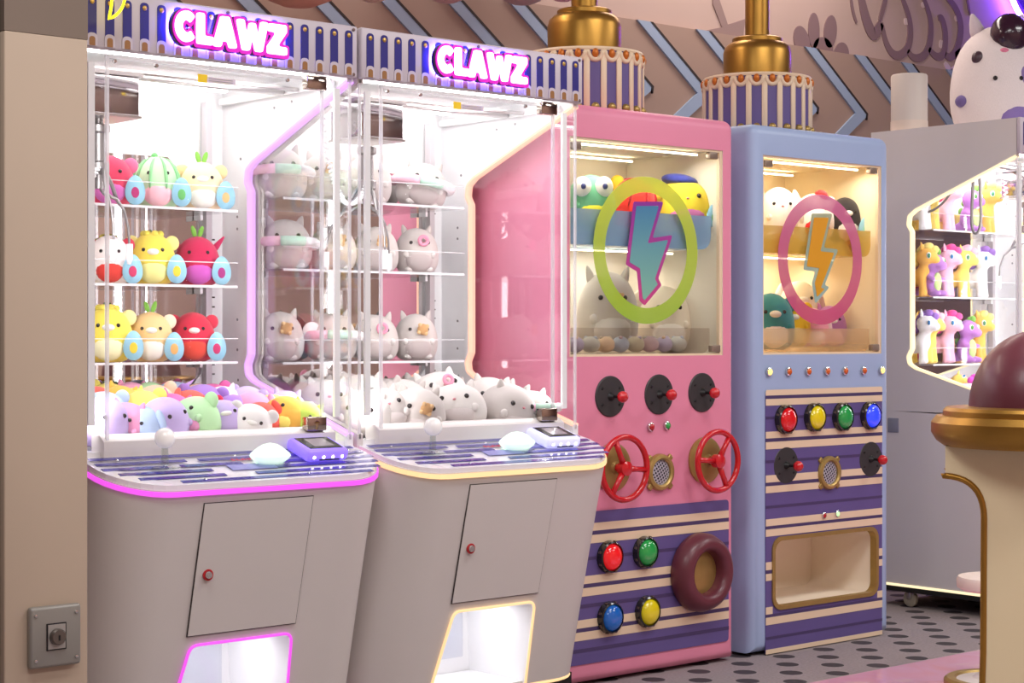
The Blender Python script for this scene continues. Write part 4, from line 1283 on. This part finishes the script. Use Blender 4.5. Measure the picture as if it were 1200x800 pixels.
def toy(label, group, loc, w_, h_, rz, col, belly=None, ears=None, earc=None, muzzle=None, eyes=True, top=None, card=None, stripes_=None, arms=None, tilt=(0, 0), cat='plush toy', name='plush_toy', face=True, extra=None, dep=.86, back=None):
    T = empty(name, loc, 0, (R(tilt[0]), R(tilt[1]), R(rz))); tag(T, label, cat, group)
    rw, rd = w_ / 2, w_ / 2 * dep
    bm_ = plush(col)
    bo = inst('body', 'plush_body', body_mesh, bm_, T, (0, 0, 0), (rw, rd, h_))
    def surf(phi, t, out=0.0):
        r = prof_r(t); a = R(phi)
        return Vector((math.sin(a) * (r * rw + out), -math.cos(a) * (r * rd + out), t * h_))
    if belly: inst('belly_patch', 'sphere', sphere_mesh, plush(belly), T, surf(0, .26, -.018 * w_ / .15), (rw * .62, .024 * w_ / .15, h_ * .24))
    if stripes_:
        for k in range(9):
            a = k * 40 + 20
            tube('stripe', [surf(a, t, .0012) for t in (.36, .5, .65, .8, .92, .985)], [.002, .005, .0055, .005, .004, .002], plush(stripes_), T, 6)
    if ears == 'round':
        for s_ in (-1, 1):
            e = inst('ear', 'sphere', sphere_mesh, plush(earc or col), T, (s_ * rw * .82, 0, h_ * .80), (rw * .30, rd * .18, rw * .32))
            if back: inst('inner_ear', 'sphere', sphere_mesh, plush(back), e, (0, -.55, 0), (.62, .6, .62))
    elif ears == 'tri':
        for s_ in (-1, 1): inst('ear', 'ear_tri', ear_tri, plush(earc or col), T, (s_ * rw * .50, 0, h_ * .86), (rw * .26, rd * .18, h_ * .22), (0, R(18 * s_), 0))
    elif ears == 'long':
        for s_ in (-1, 1): inst('ear', 'sphere', sphere_mesh, plush(earc or col), T, (s_ * rw * .95, 0, h_ * .62), (rw * .22, rd * .16, h_ * .34), (0, R(-14 * s_), 0))
    elif ears == 'horn':
        for s_ in (-1, 1): inst('horn', 'ear_tri', ear_tri, plush(earc or col), T, (s_ * rw * .72, 0, h_ * .74), (rw * .22, rd * .2, h_ * .34), (0, R(38 * s_), 0))
    if face:
        if muzzle: inst('muzzle', 'sphere', sphere_mesh, plush(muzzle), T, surf(0, .62, -.004), (rw * .25, .012 * w_ / .15, h_ * .066))
        if eyes:
            for s_ in (-1, 1): inst('eye', 'small_sphere', small_sphere, EYE, T, surf(26 * s_, .66, -.001), .0062 * w_ / .15)
        if eyes == 'nose': inst('nose', 'small_sphere', small_sphere, plush((226, 150, 160)), T, surf(0, .61, 0), (.006, .004, .004))
    if top == 'leaf':
        for k, a in enumerate((-16, 18)): inst('leaf', 'leaf', leaf_mesh, plush((134, 196, 84)), T, (0.01 * (k - .5), 0, h_ * .96), (rw * .32, rw * .32, h_ * .26), (0, R(a), 0))
    elif top == 'bobble': inst('bobble', 'sphere', sphere_mesh, plush((120, 196, 120)), T, (-rw * .1, 0, h_ * 1.01), rw * .14)
    elif top == 'tuft':
        for k in range(6): inst('tuft', 'small_sphere', small_sphere, plush((240, 222, 96)), T, (rw * .34 * math.cos(k), rw * .2 * math.sin(k), h_ * .97), rw * .16)
    elif top == 'cap': inst('cap', 'sphere', sphere_mesh, plush((58, 66, 150)), T, (-rw * .1, 0, h_ * .97), (rw * .62, rw * .5, h_ * .13), (0, R(8), 0))
    elif top == 'hat': inst('hat', 'sphere', sphere_mesh, plush((222, 40, 44)), T, (rw * .35, -rd * .2, h_ * .95), (rw * .34, rw * .3, h_ * .12), (0, R(20), 0))
    if arms:
        for s_ in (-1, 1): inst('paw', 'small_sphere', small_sphere, plush(arms), T, surf(38 * s_, .40, -.002), (.011 * w_ / .15, .010, .011 * w_ / .15))
        for s_ in (-1, 1): inst('foot', 'small_sphere', small_sphere, plush(arms), T, surf(34 * s_, .08, -.002), (.014 * w_ / .15, .012, .010))
    if card:
        if card == 'round':
            p = surf(-52, .62, .012)
            inst('tag', 'round_card', round_card, mat('tag_card_white', (246, 244, 244), .4), T, p, (.062, .05, .062), (0, 0, R(10)))
        else:
            p = surf(58, .30, .012); p.y -= .012
            e = inst('tag', 'egg_card', egg_card, CARD, T, p, (.080, .05, .092), (0, 0, R(16)))
            inst('tag_picture', 'small_sphere', small_sphere, plush(card), e, (0, -.03, -.08), (.17, .03, .19))
    if extra == 'donut':
        p = surf(8, .70, .010); inst('pink_donut', 'donut', donut_mesh, plush((240, 160, 186)), T, p, .021)
    elif extra == 'cookie':
        p = surf(8, .66, .010); e = inst('cookie', 'sphere', sphere_mesh, plush((206, 160, 110)), T, p, (.020, .010, .020))
        for k in range(4): inst('cookie_knob', 'small_sphere', small_sphere, plush((226, 188, 140)), e, (.9 * math.cos(k * 1.57 + .6), -.3, .9 * math.sin(k * 1.57 + .6)), (.4, .6, .4))
    elif extra == 'ring':
        for k, (cc, a0, a1) in enumerate((((246, 244, 246), -15, 60), ((198, 232, 214), 60, 105), ((244, 196, 214), 105, 195))):
            tube('pastel_ring', [(math.cos(R(a)) * rw * 1.12, -math.sin(R(a)) * rd * 1.18, h_ * (.50 + .05 * math.sin(R(a)))) for a in [a0 + (a1 - a0) * i / 8 for i in range(9)]], .017 * w_ / .19, plush(cc), T, 10)
    return T


CATG = (206, 198, 194)
LX = lambda px, Y: onY(px, 400, Y).x
# first machine: fruit plush on three shelves
YS = 4.5 + .565
GA = 'fruit plush on the shelves of the first claw machine'
S = SH1[0] + .001
FRUIT = [
    ('raspberry red plush with rounded ears', 128, S, .158, .158, dict(col=(226, 70, 104), belly=(226, 120, 196), ears='round', earc=(236, 120, 160), card=(190, 60, 120))),
    ('green melon plush with darker green stripes', 184, S, .150, .165, dict(col=(196, 234, 190), belly=(250, 196, 206), stripes_=(142, 206, 146), top='bobble', card=(110, 190, 110))),
    ('cream calf plush with a green leaf, top shelf', 236, S, .150, .158, dict(col=(250, 226, 184), belly=(252, 246, 238), ears='round', earc=(246, 214, 160), muzzle=(252, 246, 240), top='leaf', card=(230, 190, 130))),
]
S = SH1[1] + .001
FRUIT += [
    ('white and red plush monkey on the middle shelf', 128, S, .140, .152, dict(col=(250, 236, 232), belly=(226, 70, 62), ears='round', earc=(214, 60, 84), muzzle=(255, 250, 250), card=(214, 70, 110))),
    ('lemon yellow plush on the middle shelf', 178, S, .152, .165, dict(col=(250, 224, 92), belly=(252, 244, 160), ears='round', earc=(252, 236, 150), muzzle=(255, 248, 240), top='tuft', card=(246, 214, 70))),
    ('magenta horned plush with a green sprout', 231, S, .150, .160, dict(col=(200, 44, 88), belly=(206, 96, 190), ears='horn', earc=(190, 40, 90), top='leaf', card=(170, 60, 130))),
]
S = SH1[2] + .001
FRUIT += [
    ('lemon yellow plush on the lowest shelf', 126, S, .158, .172, dict(col=(252, 226, 96), belly=(254, 246, 200), ears='round', earc=(252, 240, 170), muzzle=(255, 250, 244), top='tuft', card=(246, 214, 70))),
    ('tan calf plush with two green leaves', 176, S, .146, .158, dict(col=(246, 208, 150), belly=(252, 244, 234), ears='round', earc=(250, 232, 206), muzzle=(252, 246, 240), top='leaf', card=(236, 180, 110))),
    ('red plush monkey with a pale face on the lowest shelf', 226, S, .146, .158, dict(col=(214, 52, 78), belly=(230, 80, 66), ears='round', earc=(214, 60, 84), muzzle=(255, 236, 232), card=(200, 60, 110))),
]
for lb, px, z, ww, hh, kw in FRUIT:
    toy(lb + ' of the first claw machine' if 'shelf' in lb else lb, GA, (LX(px, YS), YS, z), ww, hh, -26, **kw)

# first machine: loose pile on its floor
GP = 'loose plush heaped on the floor of the first claw machine'
ZF = .926
PAST = {'lilac': (206, 186, 238), 'pink': (242, 166, 206), 'baby blue': (190, 212, 246), 'mint green': (196, 240, 186), 'white': (248, 244, 242), 'coral red': (240, 96, 84), 'orange': (250, 190, 84), 'lemon': (250, 232, 120),
        'lime': (214, 240, 110), 'hot pink': (240, 110, 180), 'dark grey': (112, 102, 108), 'peach': (252, 206, 180), 'violet': (170, 130, 214), 'crimson': (214, 46, 84)}
pile = [  # px of its middle, depth behind the glass, colour, size, belly
    (118, .13, 'lilac', .15, None), (146, .14, 'pink', .13, 'baby blue'), (166, .12, 'baby blue', .12, None), (194, .12, 'lilac', .145, None), (232, .12, 'mint green', .145, 'pink'), (264, .12, 'lilac', .13, None), (288, .10, 'white', .12, None), (308, .12, 'coral red', .12, None), (336, .11, 'orange', .14, 'lemon'), (352, .10, 'lime', .12, None),
    (122, .27, 'baby blue', .13, None), (142, .28, 'dark grey', .09, None), (170, .28, 'lemon', .13, 'peach'), (196, .27, 'hot pink', .12, 'crimson'), (222, .27, 'coral red', .13, 'white'), (248, .27, 'crimson', .10, None), (272, .26, 'violet', .11, None), (296, .25, 'pink', .12, 'white'), (318, .24, 'lemon', .11, None), (338, .24, 'lilac', .12, None),
    (116, .42, 'coral red', .13, None), (136, .43, 'orange', .13, 'lemon'), (160, .44, 'lime', .12, None), (186, .42, 'peach', .13, None), (210, .42, 'dark grey', .10, None), (236, .42, 'violet', .13, None), (262, .40, 'white', .12, None), (288, .38, 'lilac', .12, None),
    (126, .58, 'lemon', .13, None), (152, .58, 'pink', .13, None), (178, .58, 'mint green', .13, None), (204, .58, 'baby blue', .13, None), (230, .57, 'peach', .12, None), (252, .56, 'hot pink', .12, None)]
rows = {.13: 'front'}
random.seed(11)
rownames = ['in front against the glass sill', 'in the second row behind the sill', 'in the third row back', 'at the back by the mirror']
idx = {}
for px, yy, cn_, sz, bl_ in pile:
    Y = YM + yy
    row = 0 if yy < .2 else 1 if yy < .35 else 2 if yy < .5 else 3
    key = (cn_, row); idx[key] = idx.get(key, 0) + 1
    tot = sum(1 for q in pile if q[2] == cn_ and (0 if q[1] < .2 else 1 if q[1] < .35 else 2 if q[1] < .5 else 3) == row)
    which = '' if tot == 1 else ['leftmost ', 'second ', 'third '][idx[key] - 1]
    an = random.choice(['round', 'tri', 'long', None])
    if cn_ == 'dark grey': an = 'round'
    x = min(max(LX(px, Y), X1 + .03 + sz / 2), X1 + MW - .03 - sz / 2)
    toy('%s%s plush toy lying %s of the first machine' % (which, cn_, rownames[row]), GP, (x, Y, ZF + .012 + (0, .028, .04, .045)[row]), sz * 1.12, sz * .92, random.uniform(-70, 20), PAST[cn_],
        belly=PAST[bl_] if bl_ else None, ears=an, muzzle=(252, 246, 240) if random.random() < .5 else None, tilt=(random.uniform(-14, 14), random.uniform(-16, 16)), arms=PAST[cn_] if random.random() < .5 else None)

# second machine: grey cats
GC = 'grey plush cats on the shelves of the second claw machine'
YS2 = 4.5 + .575
CATS = [(318, 0, .185, .175, dict(extra='ring')), (380, 0, .180, .165, dict(extra='cookie')), (430, 0, .175, .168, dict()), (490, 0, .185, .160, dict(extra='ring', tilt=(0, 10))),
        (334, 1, .185, .170, dict(extra='ring')), (390, 1, .165, .158, dict(extra='cookie')), (440, 1, .165, .160, dict(extra='cookie')), (488, 1, .160, .162, dict(extra='donut')),
        (328, 2, .165, .168, dict(extra='cookie')), (388, 2, .180, .165, dict(extra='ring', card='round')), (440, 2, .165, .160, dict(extra='donut')), (487, 2, .160, .165, dict(extra='cookie'))]
POS = ['leftmost', 'second', 'third', 'rightmost']
SHN = ['top', 'middle', 'lowest']
for i, (px, sh, ww, hh, kw) in enumerate(CATS):
    hold = {'ring': 'wearing a pastel ring', 'cookie': 'holding a cookie', 'donut': 'holding a pink donut', None: 'with empty paws'}[kw.get('extra')]
    toy('grey plush cat %s, %s on the %s shelf of its machine' % (hold, POS[i % 4], SHN[sh]), GC, (max(LX(px, YS2), X2 + .10), YS2, SH2[sh] + .001), ww, hh, -26, CATG, belly=(192, 180, 178), ears='tri', eyes='nose', arms=(222, 216, 212), name='plush_cat', **kw)
GC2 = 'grey plush cats heaped on the floor of the second claw machine'
pile2 = [(404, .14, .19, None, 8), (448, .13, .20, None, -6), (484, .12, .20, 'cookie', 10), (536, .12, .21, None, -8), (588, .12, .21, None, 14), (622, .11, .17, 'ring', 0),
         (380, .34, .19, None, 0), (424, .36, .21, 'ring', 0), (466, .34, .19, None, 16), (520, .33, .22, 'donut', -14), (570, .30, .19, 'cookie', 10), (600, .28, .17, None, 0),
         (370, .56, .19, None, 0), (410, .57, .19, 'ring', 0), (450, .57, .18, None, 0), (492, .56, .19, None, 6), (528, .54, .17, 'cookie', 0)]
for i, (px, yy, ww, ex, tl) in enumerate(pile2):
    Y = YM + yy; row = 0 if yy < .2 else 1 if yy < .45 else 2
    nrow = [q for q in pile2 if (0 if q[1] < .2 else 1 if q[1] < .45 else 2) == row]
    k = nrow.index((px, yy, ww, ex, tl))
    ords = ['first', 'second', 'third', 'fourth', 'fifth', 'sixth'][k]
    x = min(max(LX(px, Y), X2 + .03 + ww / 2), X2 + MW - .03 - ww / 2)
    toy('%s grey plush cat from the left in the %s row of the heap' % (ords, ['front', 'middle', 'back'][row]), GC2, (x, Y, ZF + .012 + (0, .03, .03)[row]), ww, ww * .72, -30 + (i * 37) % 50 - 20, CATG if i % 3 else (222, 216, 212), belly=(206, 196, 194), ears='tri', eyes='nose', arms=(222, 216, 212), tilt=(tl, tl * .7), extra=ex, name='plush_cat')

# ------------------------------------------------------------------ plush in the two cabinets
def inbox(x0, px, Y): return LX(px, Y)
GPK = 'plush in the window of the pink cabinet'
zt = 1.572
yq = YF + .17
T = toy('green and yellow plush frog with bulging eyes in the pink cabinet', GPK, (LX(692, yq), yq, 1.640), .19, .20, -34, (110, 180, 140), belly=(236, 226, 70), eyes=False, arms=(110, 180, 140), name='plush_frog')
for s_ in (-1, 1):
    e = inst('eye_bulge', 'sphere', sphere_mesh, plush((246, 240, 236)), T, (s_ * .040, -.062, .150), (.034, .026, .038))
    inst('pupil', 'small_sphere', small_sphere, mat('blue_eye', (50, 60, 120), .3), e, (0, -.9, 0), .3)
toy('round red plush with yellow knobs in the pink cabinet', GPK, (LX(735, yq + .06), yq + .06, 1.66), .19, .19, -30, (222, 52, 44), ears='round', earc=(246, 206, 60), stripes_=(170, 30, 34), eyes=False, tilt=(0, 14))
toy('yellow plush dog wearing a navy cap in the pink cabinet', GPK, (LX(800, yq), yq, 1.645), .235, .205, -34, (240, 214, 60), belly=(190, 110, 160), ears='long', earc=(222, 190, 50), eyes='nose', top='cap', name='plush_dog', card=(120, 180, 120))
toy('dark blue plush behind the yellow dog in the pink cabinet', GPK, (LX(768, yq + .10), yq + .10, 1.68), .13, .16, -30, (60, 62, 150), ears='tri')
yq2 = YF + .25
toy('large grey plush cat on the lower level of the pink cabinet', GPK, (LX(712, yq2), yq2, 1.19), .24, .30, -30, (214, 206, 200), belly=(230, 224, 220), ears='tri', arms=(230, 224, 220), name='plush_cat', extra='cookie')
toy('cream plush bear on the lower level of the pink cabinet', GPK, (LX(778, yq2), yq2, 1.19), .22, .25, -30, (240, 226, 206), belly=(248, 238, 226), ears='round', muzzle=(250, 240, 230), arms=(240, 226, 206), name='plush_bear')
random.seed(5)
cols = [(226, 196, 206), (206, 196, 226), (214, 214, 206), (236, 206, 176), (196, 206, 226), (226, 214, 190)]
names_ = ['rose', 'lavender', 'stone', 'apricot', 'powder blue', 'sand']
for k in range(18):
    x = PX0 + .11 + (k % 9) * .076; y = YF + .10 + (k // 9) * .07
    if k // 9 and k % 9 < 6: continue
    b_ = tag(inst('plush_ball', 'sphere', sphere_mesh, plush(cols[k % 6]), None, (x, y, 1.180 + .034), (.036, .033, .030), (0, 0, k)), 'small %s plush ball, %s in the clear bin of the pink window' % (names_[k % 6], 'further left' if k < 6 else 'further right' if k < 9 else 'in back'), 'plush ball', 'plush balls in the pink cabinet bin')
    for q in range(2): inst('ball_ear', 'small_sphere', small_sphere, plush(cols[(k + 2) % 6]), b_, (.5 * (1 if q else -1), 0, .8), .25)

GBK = 'plush in the window of the blue cabinet'
toy('white plush puppy with long ears in the blue cabinet', GBK, (LX(912, yq), yq, 1.640), .175, .210, -34, (250, 244, 238), ears='long', eyes='nose', card=None, arms=(250, 244, 238), name='plush_puppy')
toy('white plush bear wearing a red cap in the blue cabinet', GBK, (LX(953, yq), yq, 1.640), .175, .195, -34, (252, 246, 240), belly=(220, 50, 50), ears='round', top='hat', name='plush_bear')
toy('black plush imp with pointed ears in the blue cabinet', GBK, (LX(990, yq), yq, 1.640), .15, .19, -34, (52, 48, 52), belly=(240, 234, 230), ears='horn', muzzle=(240, 234, 230), card=(150, 214, 200), name='plush_imp')
low = [('teal plush with a white face, lower left in the blue cabinet', 903, .20, (70, 150, 160), (246, 240, 236), 'round', 1.19, .0), ('bright yellow plush bear in the lower level of the blue cabinet', 926, .17, (250, 206, 50), (250, 230, 140), 'round', 1.20, .0), ('cream spotted plush rabbit sitting high at the back of the blue cabinet', 936, .19, (250, 238, 214), (246, 214, 220), 'long', 1.26, .12),
       ('pink plush rabbit in the middle of the blue cabinet', 952, .14, (244, 170, 196), (252, 222, 230), 'long', 1.20, .0), ('mauve plush with pointed ears in the blue cabinet', 972, .15, (196, 130, 190), (240, 180, 200), 'tri', 1.20, .0), ('white plush cat at the back right of the blue cabinet', 985, .18, (250, 242, 236), (252, 246, 240), 'tri', 1.24, .12), ('plum plush with a pale top, lower right in the blue cabinet', 1003, .15, (160, 84, 140), (246, 206, 214), 'round', 1.19, .0)]
for lb, px, ww, cc, bc_, er, z, dy in low:
    y = YF + .20 + dy
    toy(lb, GBK, (LX(px, y), y, z), ww, ww * 1.15, -34, cc, belly=bc_, ears=er, earc=bc_ if er == 'long' else None, muzzle=(252, 246, 240), arms=cc)

# ------------------------------------------------------------------ ponies and little dragons in the far machine


def remeshed(build, vox=.035):
    bm = bmesh.new(); build(bm)
    me = bpy.data.meshes.new('tmp'); bm.to_mesh(me); bm.free()
    o = bpy.data.objects.new('tmp', me); COL.objects.link(o)
    md = o.modifiers.new('r', 'REMESH'); md.mode = 'VOXEL'; md.voxel_size = vox
    sm = o.modifiers.new('s', 'SMOOTH'); sm.iterations = 3
    dg = bpy.context.evaluated_depsgraph_get()
    out = bpy.data.meshes.new_from_object(o.evaluated_get(dg))
    bpy.data.objects.remove(o)
    for p in out.polygons: p.use_smooth = True
    out.materials.clear(); out.materials.append(None)
    return out


def pony_build(bm):           # one unit tall, looking along -Y
    ball(bm, (0, .05, .36), (.17, .27, .17)); ball(bm, (0, -.15, .42), (.155, .16, .18))
    btube(bm, [(0, -.16, .45), (0, -.20, .60), (0, -.21, .70)], [.14, .11, .12], 12)
    ball(bm, (0, -.24, .78), (.20, .21, .19)); ball(bm, (0, -.42, .72), (.105, .10, .09))
    for x in (-.09, .09):
        btube(bm, [(x, -.18, .38), (x, -.20, .18), (x, -.21, .0)], [.085, .08, .095], 10)
        btube(bm, [(x, .20, .36), (x, .23, .18), (x, .22, .0)], [.10, .08, .095], 10)


def dragon_build(bm):
    ball(bm, (0, 0, .30), (.20, .19, .27)); ball(bm, (0, -.06, .70), (.22, .20, .21)); ball(bm, (0, -.24, .63), (.15, .12, .10))
    for x in (-1, 1):
        btube(bm, [(x * .15, -.02, .42), (x * .22, -.12, .36), (x * .20, -.20, .34)], [.065, .055, .06], 8)
        ball(bm, (x * .14, -.16, .07), (.10, .15, .07))
    btube(bm, [(0, .15, .14), (0, .34, .10), (.05, .44, .18)], [.11, .08, .03], 8)


SHARED['pony_body'] = remeshed(pony_build)
SHARED['dragon_body'] = remeshed(dragon_build)


def mane_build(bm):
    for k in range(7):
        t = k / 6
        ball(bm, (.03 * math.sin(k * 2), -.28 + .30 * t, .97 - .30 * t * t), (.11, .10, .09), 10, 8)
    ball(bm, (.06, -.38, .92), (.10, .08, .08), 10, 8)


def tail_build(bm): btube(bm, [(0, .28, .42), (0, .40, .44), (.03, .48, .34), (.06, .50, .18), (.03, .46, .08)], [.03, .07, .09, .08, .02], 10)


def crest_build(bm):
    for k in range(6):
        t = k / 5
        ball(bm, (0, -.16 + .34 * t, .91 - .46 * t * t), (.035, .075, .075), 8, 6)


def pony(label, loc, h_, rz, col, mane, eye, tilt=(0, 0)):
    T = empty('plush_pony', loc, 0, (R(tilt[0]), R(tilt[1]), R(rz))); tag(T, label, 'plush toy', 'plush in the far claw machine')
    inst('body', 'pony_body', None, plush(col), T, sc=h_)
    inst('mane', 'pony_mane', mane_build, plush(mane), T, sc=h_); inst('tail', 'pony_tail', tail_build, plush(mane), T, sc=h_)
    for s_ in (-1, 1):
        inst('ear', 'ear_tri', ear_tri, plush(col), T, (s_ * .12 * h_, -.20 * h_, .92 * h_), (.075 * h_, .05 * h_, .15 * h_), (0, R(14 * s_), 0))
        e = inst('eye', 'small_sphere', small_sphere, mat('eye_white', (250, 250, 250), .3), T, (s_ * .155 * h_, -.36 * h_, .80 * h_), (.035 * h_, .05 * h_, .062 * h_))
        inst('pupil', 'small_sphere', small_sphere, mat('iris_%d' % eye[0], eye, .25), e, (s_ * .45, -.35, -.05), (.75, .65, .75))
    return T


def dragon(label, loc, h_, rz, tilt=(0, 0)):
    T = empty('plush_dragon', loc, 0, (R(tilt[0]), R(tilt[1]), R(rz))); tag(T, label, 'plush toy', 'plush in the far claw machine')
    inst('body', 'dragon_body', None, plush((186, 130, 204)), T, sc=h_)
    inst('crest', 'dragon_crest', crest_build, plush((136, 200, 90)), T, sc=h_)
    inst('belly_patch', 'sphere', sphere_mesh, plush((206, 232, 150)), T, (0, -.15 * h_, .30 * h_), (.13 * h_, .07 * h_, .20 * h_))
    for s_ in (-1, 1):
        e = inst('eye', 'small_sphere', small_sphere, mat('eye_white', (250, 250, 250), .3), T, (s_ * .13 * h_, -.20 * h_, .74 * h_), (.05 * h_, .05 * h_, .07 * h_))
        inst('pupil', 'small_sphere', small_sphere, mat('iris_green', (90, 170, 60), .25), e, (s_ * .35, -.5, 0), .66)
    return T


YS5 = 4.48 + .59
Ye, Pk, Wh, Lv, Og = (252, 222, 110), (250, 190, 214), (248, 246, 250), (226, 206, 244), (252, 190, 90)
EB, EG, EP = (60, 130, 190), (70, 150, 110), (110, 70, 150)
lay = [(0, [(1066, 'w'), (1083, 'y'), (1101, 'p'), (1124, 'd'), (1148, 'o')]), (1, [(1062, 'o'), (1079, 'd'), (1100, 'p'), (1119, 'y'), (1140, 'w')]), (2, [(1060, 'w'), (1080, 'y'), (1101, 'p'), (1120, 'd'), (1138, 'o')])]
for sh, items in lay:
    for px, k in items:
        loc = (LX(px, YS5), YS5, SH5[sh] + .001)
        if loc[0] < X5 + .085: loc = (X5 + .085, loc[1], loc[2])
        sn = ['top', 'middle', 'lowest'][sh] + ' shelf of the far machine'
        if k == 'y': pony('yellow plush pony with a pink mane on the ' + sn, loc, .235, 8, Ye, (246, 190, 206), EG)
        elif k == 'p': pony('pink plush pony with a hot pink mane on the ' + sn, loc, .235, 8, Pk, (232, 80, 150), EB)
        elif k == 'w': pony('white plush pony with a violet mane on the ' + sn, loc, .235, 8, Wh, (150, 110, 190), EB)
        elif k == 'o': pony('orange plush pony with a yellow mane on the ' + sn, loc, .235, 8, Og, (250, 226, 130), EG)
        else: dragon('purple plush dragon with a green crest on the ' + sn, (loc[0], loc[1] - .055, loc[2]), .225, 8)
for px, yy, k, tl, nm in ((1076, .50, 'y', 60, 'yellow plush pony lying at the back of the far machine floor'), (1098, .36, 'p', 50, 'pink plush pony lying on the far machine floor'), (1118, .30, 'l', 55, 'lilac plush pony lying on the far machine floor'), (1128, .18, 'o', 50, 'orange plush pony lying near the front of the far machine floor'), (1150, .30, 'w', 50, 'white plush pony lying on the far machine floor')):
    Y = 4.48 + yy
    cc, mm = {'y': (Ye, (246, 190, 206)), 'p': (Pk, (214, 80, 190)), 'l': (Lv, (170, 110, 206)), 'o': (Og, (250, 226, 130)), 'w': (Wh, (150, 110, 190))}[k]
    pony(nm, (max(LX(px, Y), X5 + .15), Y, .95), .20, 20, cc, mm, EB, (0, tl))

# the big plush mascot standing on the far machine
px_ = 7.42; py_ = 5.02
T = empty('plush_mascot', (px_, py_, 2.189), R(-38)); T.scale = (1.22, 1.22, 1.28); tag(T, 'big white plush with lilac patches and dark visor, atop the far machine', 'plush toy')
inst('body', 'plush_body', body_mesh, plush((236, 226, 226)), T, sc=(.185, .16, .42))
for x, z, r_, cc in ((.10, .215, .062, (150, 130, 190)), (.03, .06, .062, (140, 120, 184)), (-.155, .13, .030, (120, 104, 160))):
    inst('lilac_patch', 'sphere', sphere_mesh, plush(cc), T, (x, -.135 if abs(x) < .12 else -.06, z), (r_, .03, r_ * .8))
vz = inst('visor', 'sphere', sphere_mesh, mat('visor_dark', (52, 24, 44), .2, coat=.5), T, (.02, -.085, .375), (.075, .07, .078))
for s_ in (-1, 1): inst('ear', 'ear_tri', ear_tri, plush((220, 206, 214)), T, (s_ * .075, 0, .385), (.05, .04, .085), (0, R(18 * s_), 0))
for x in (-.055, .045): inst('eye', 'small_sphere', small_sphere, EYE, T, (x, -.148, .205), .009)
inst('badge', 'sphere', sphere_mesh, mat('badge_dark', (70, 50, 60), .4), T, (-.105, -.095, .285), (.026, .02, .026))
inst('badge_pink', 'sphere', sphere_mesh, plush((226, 130, 160)), T, (-.01, -.115, .305), (.03, .02, .018))
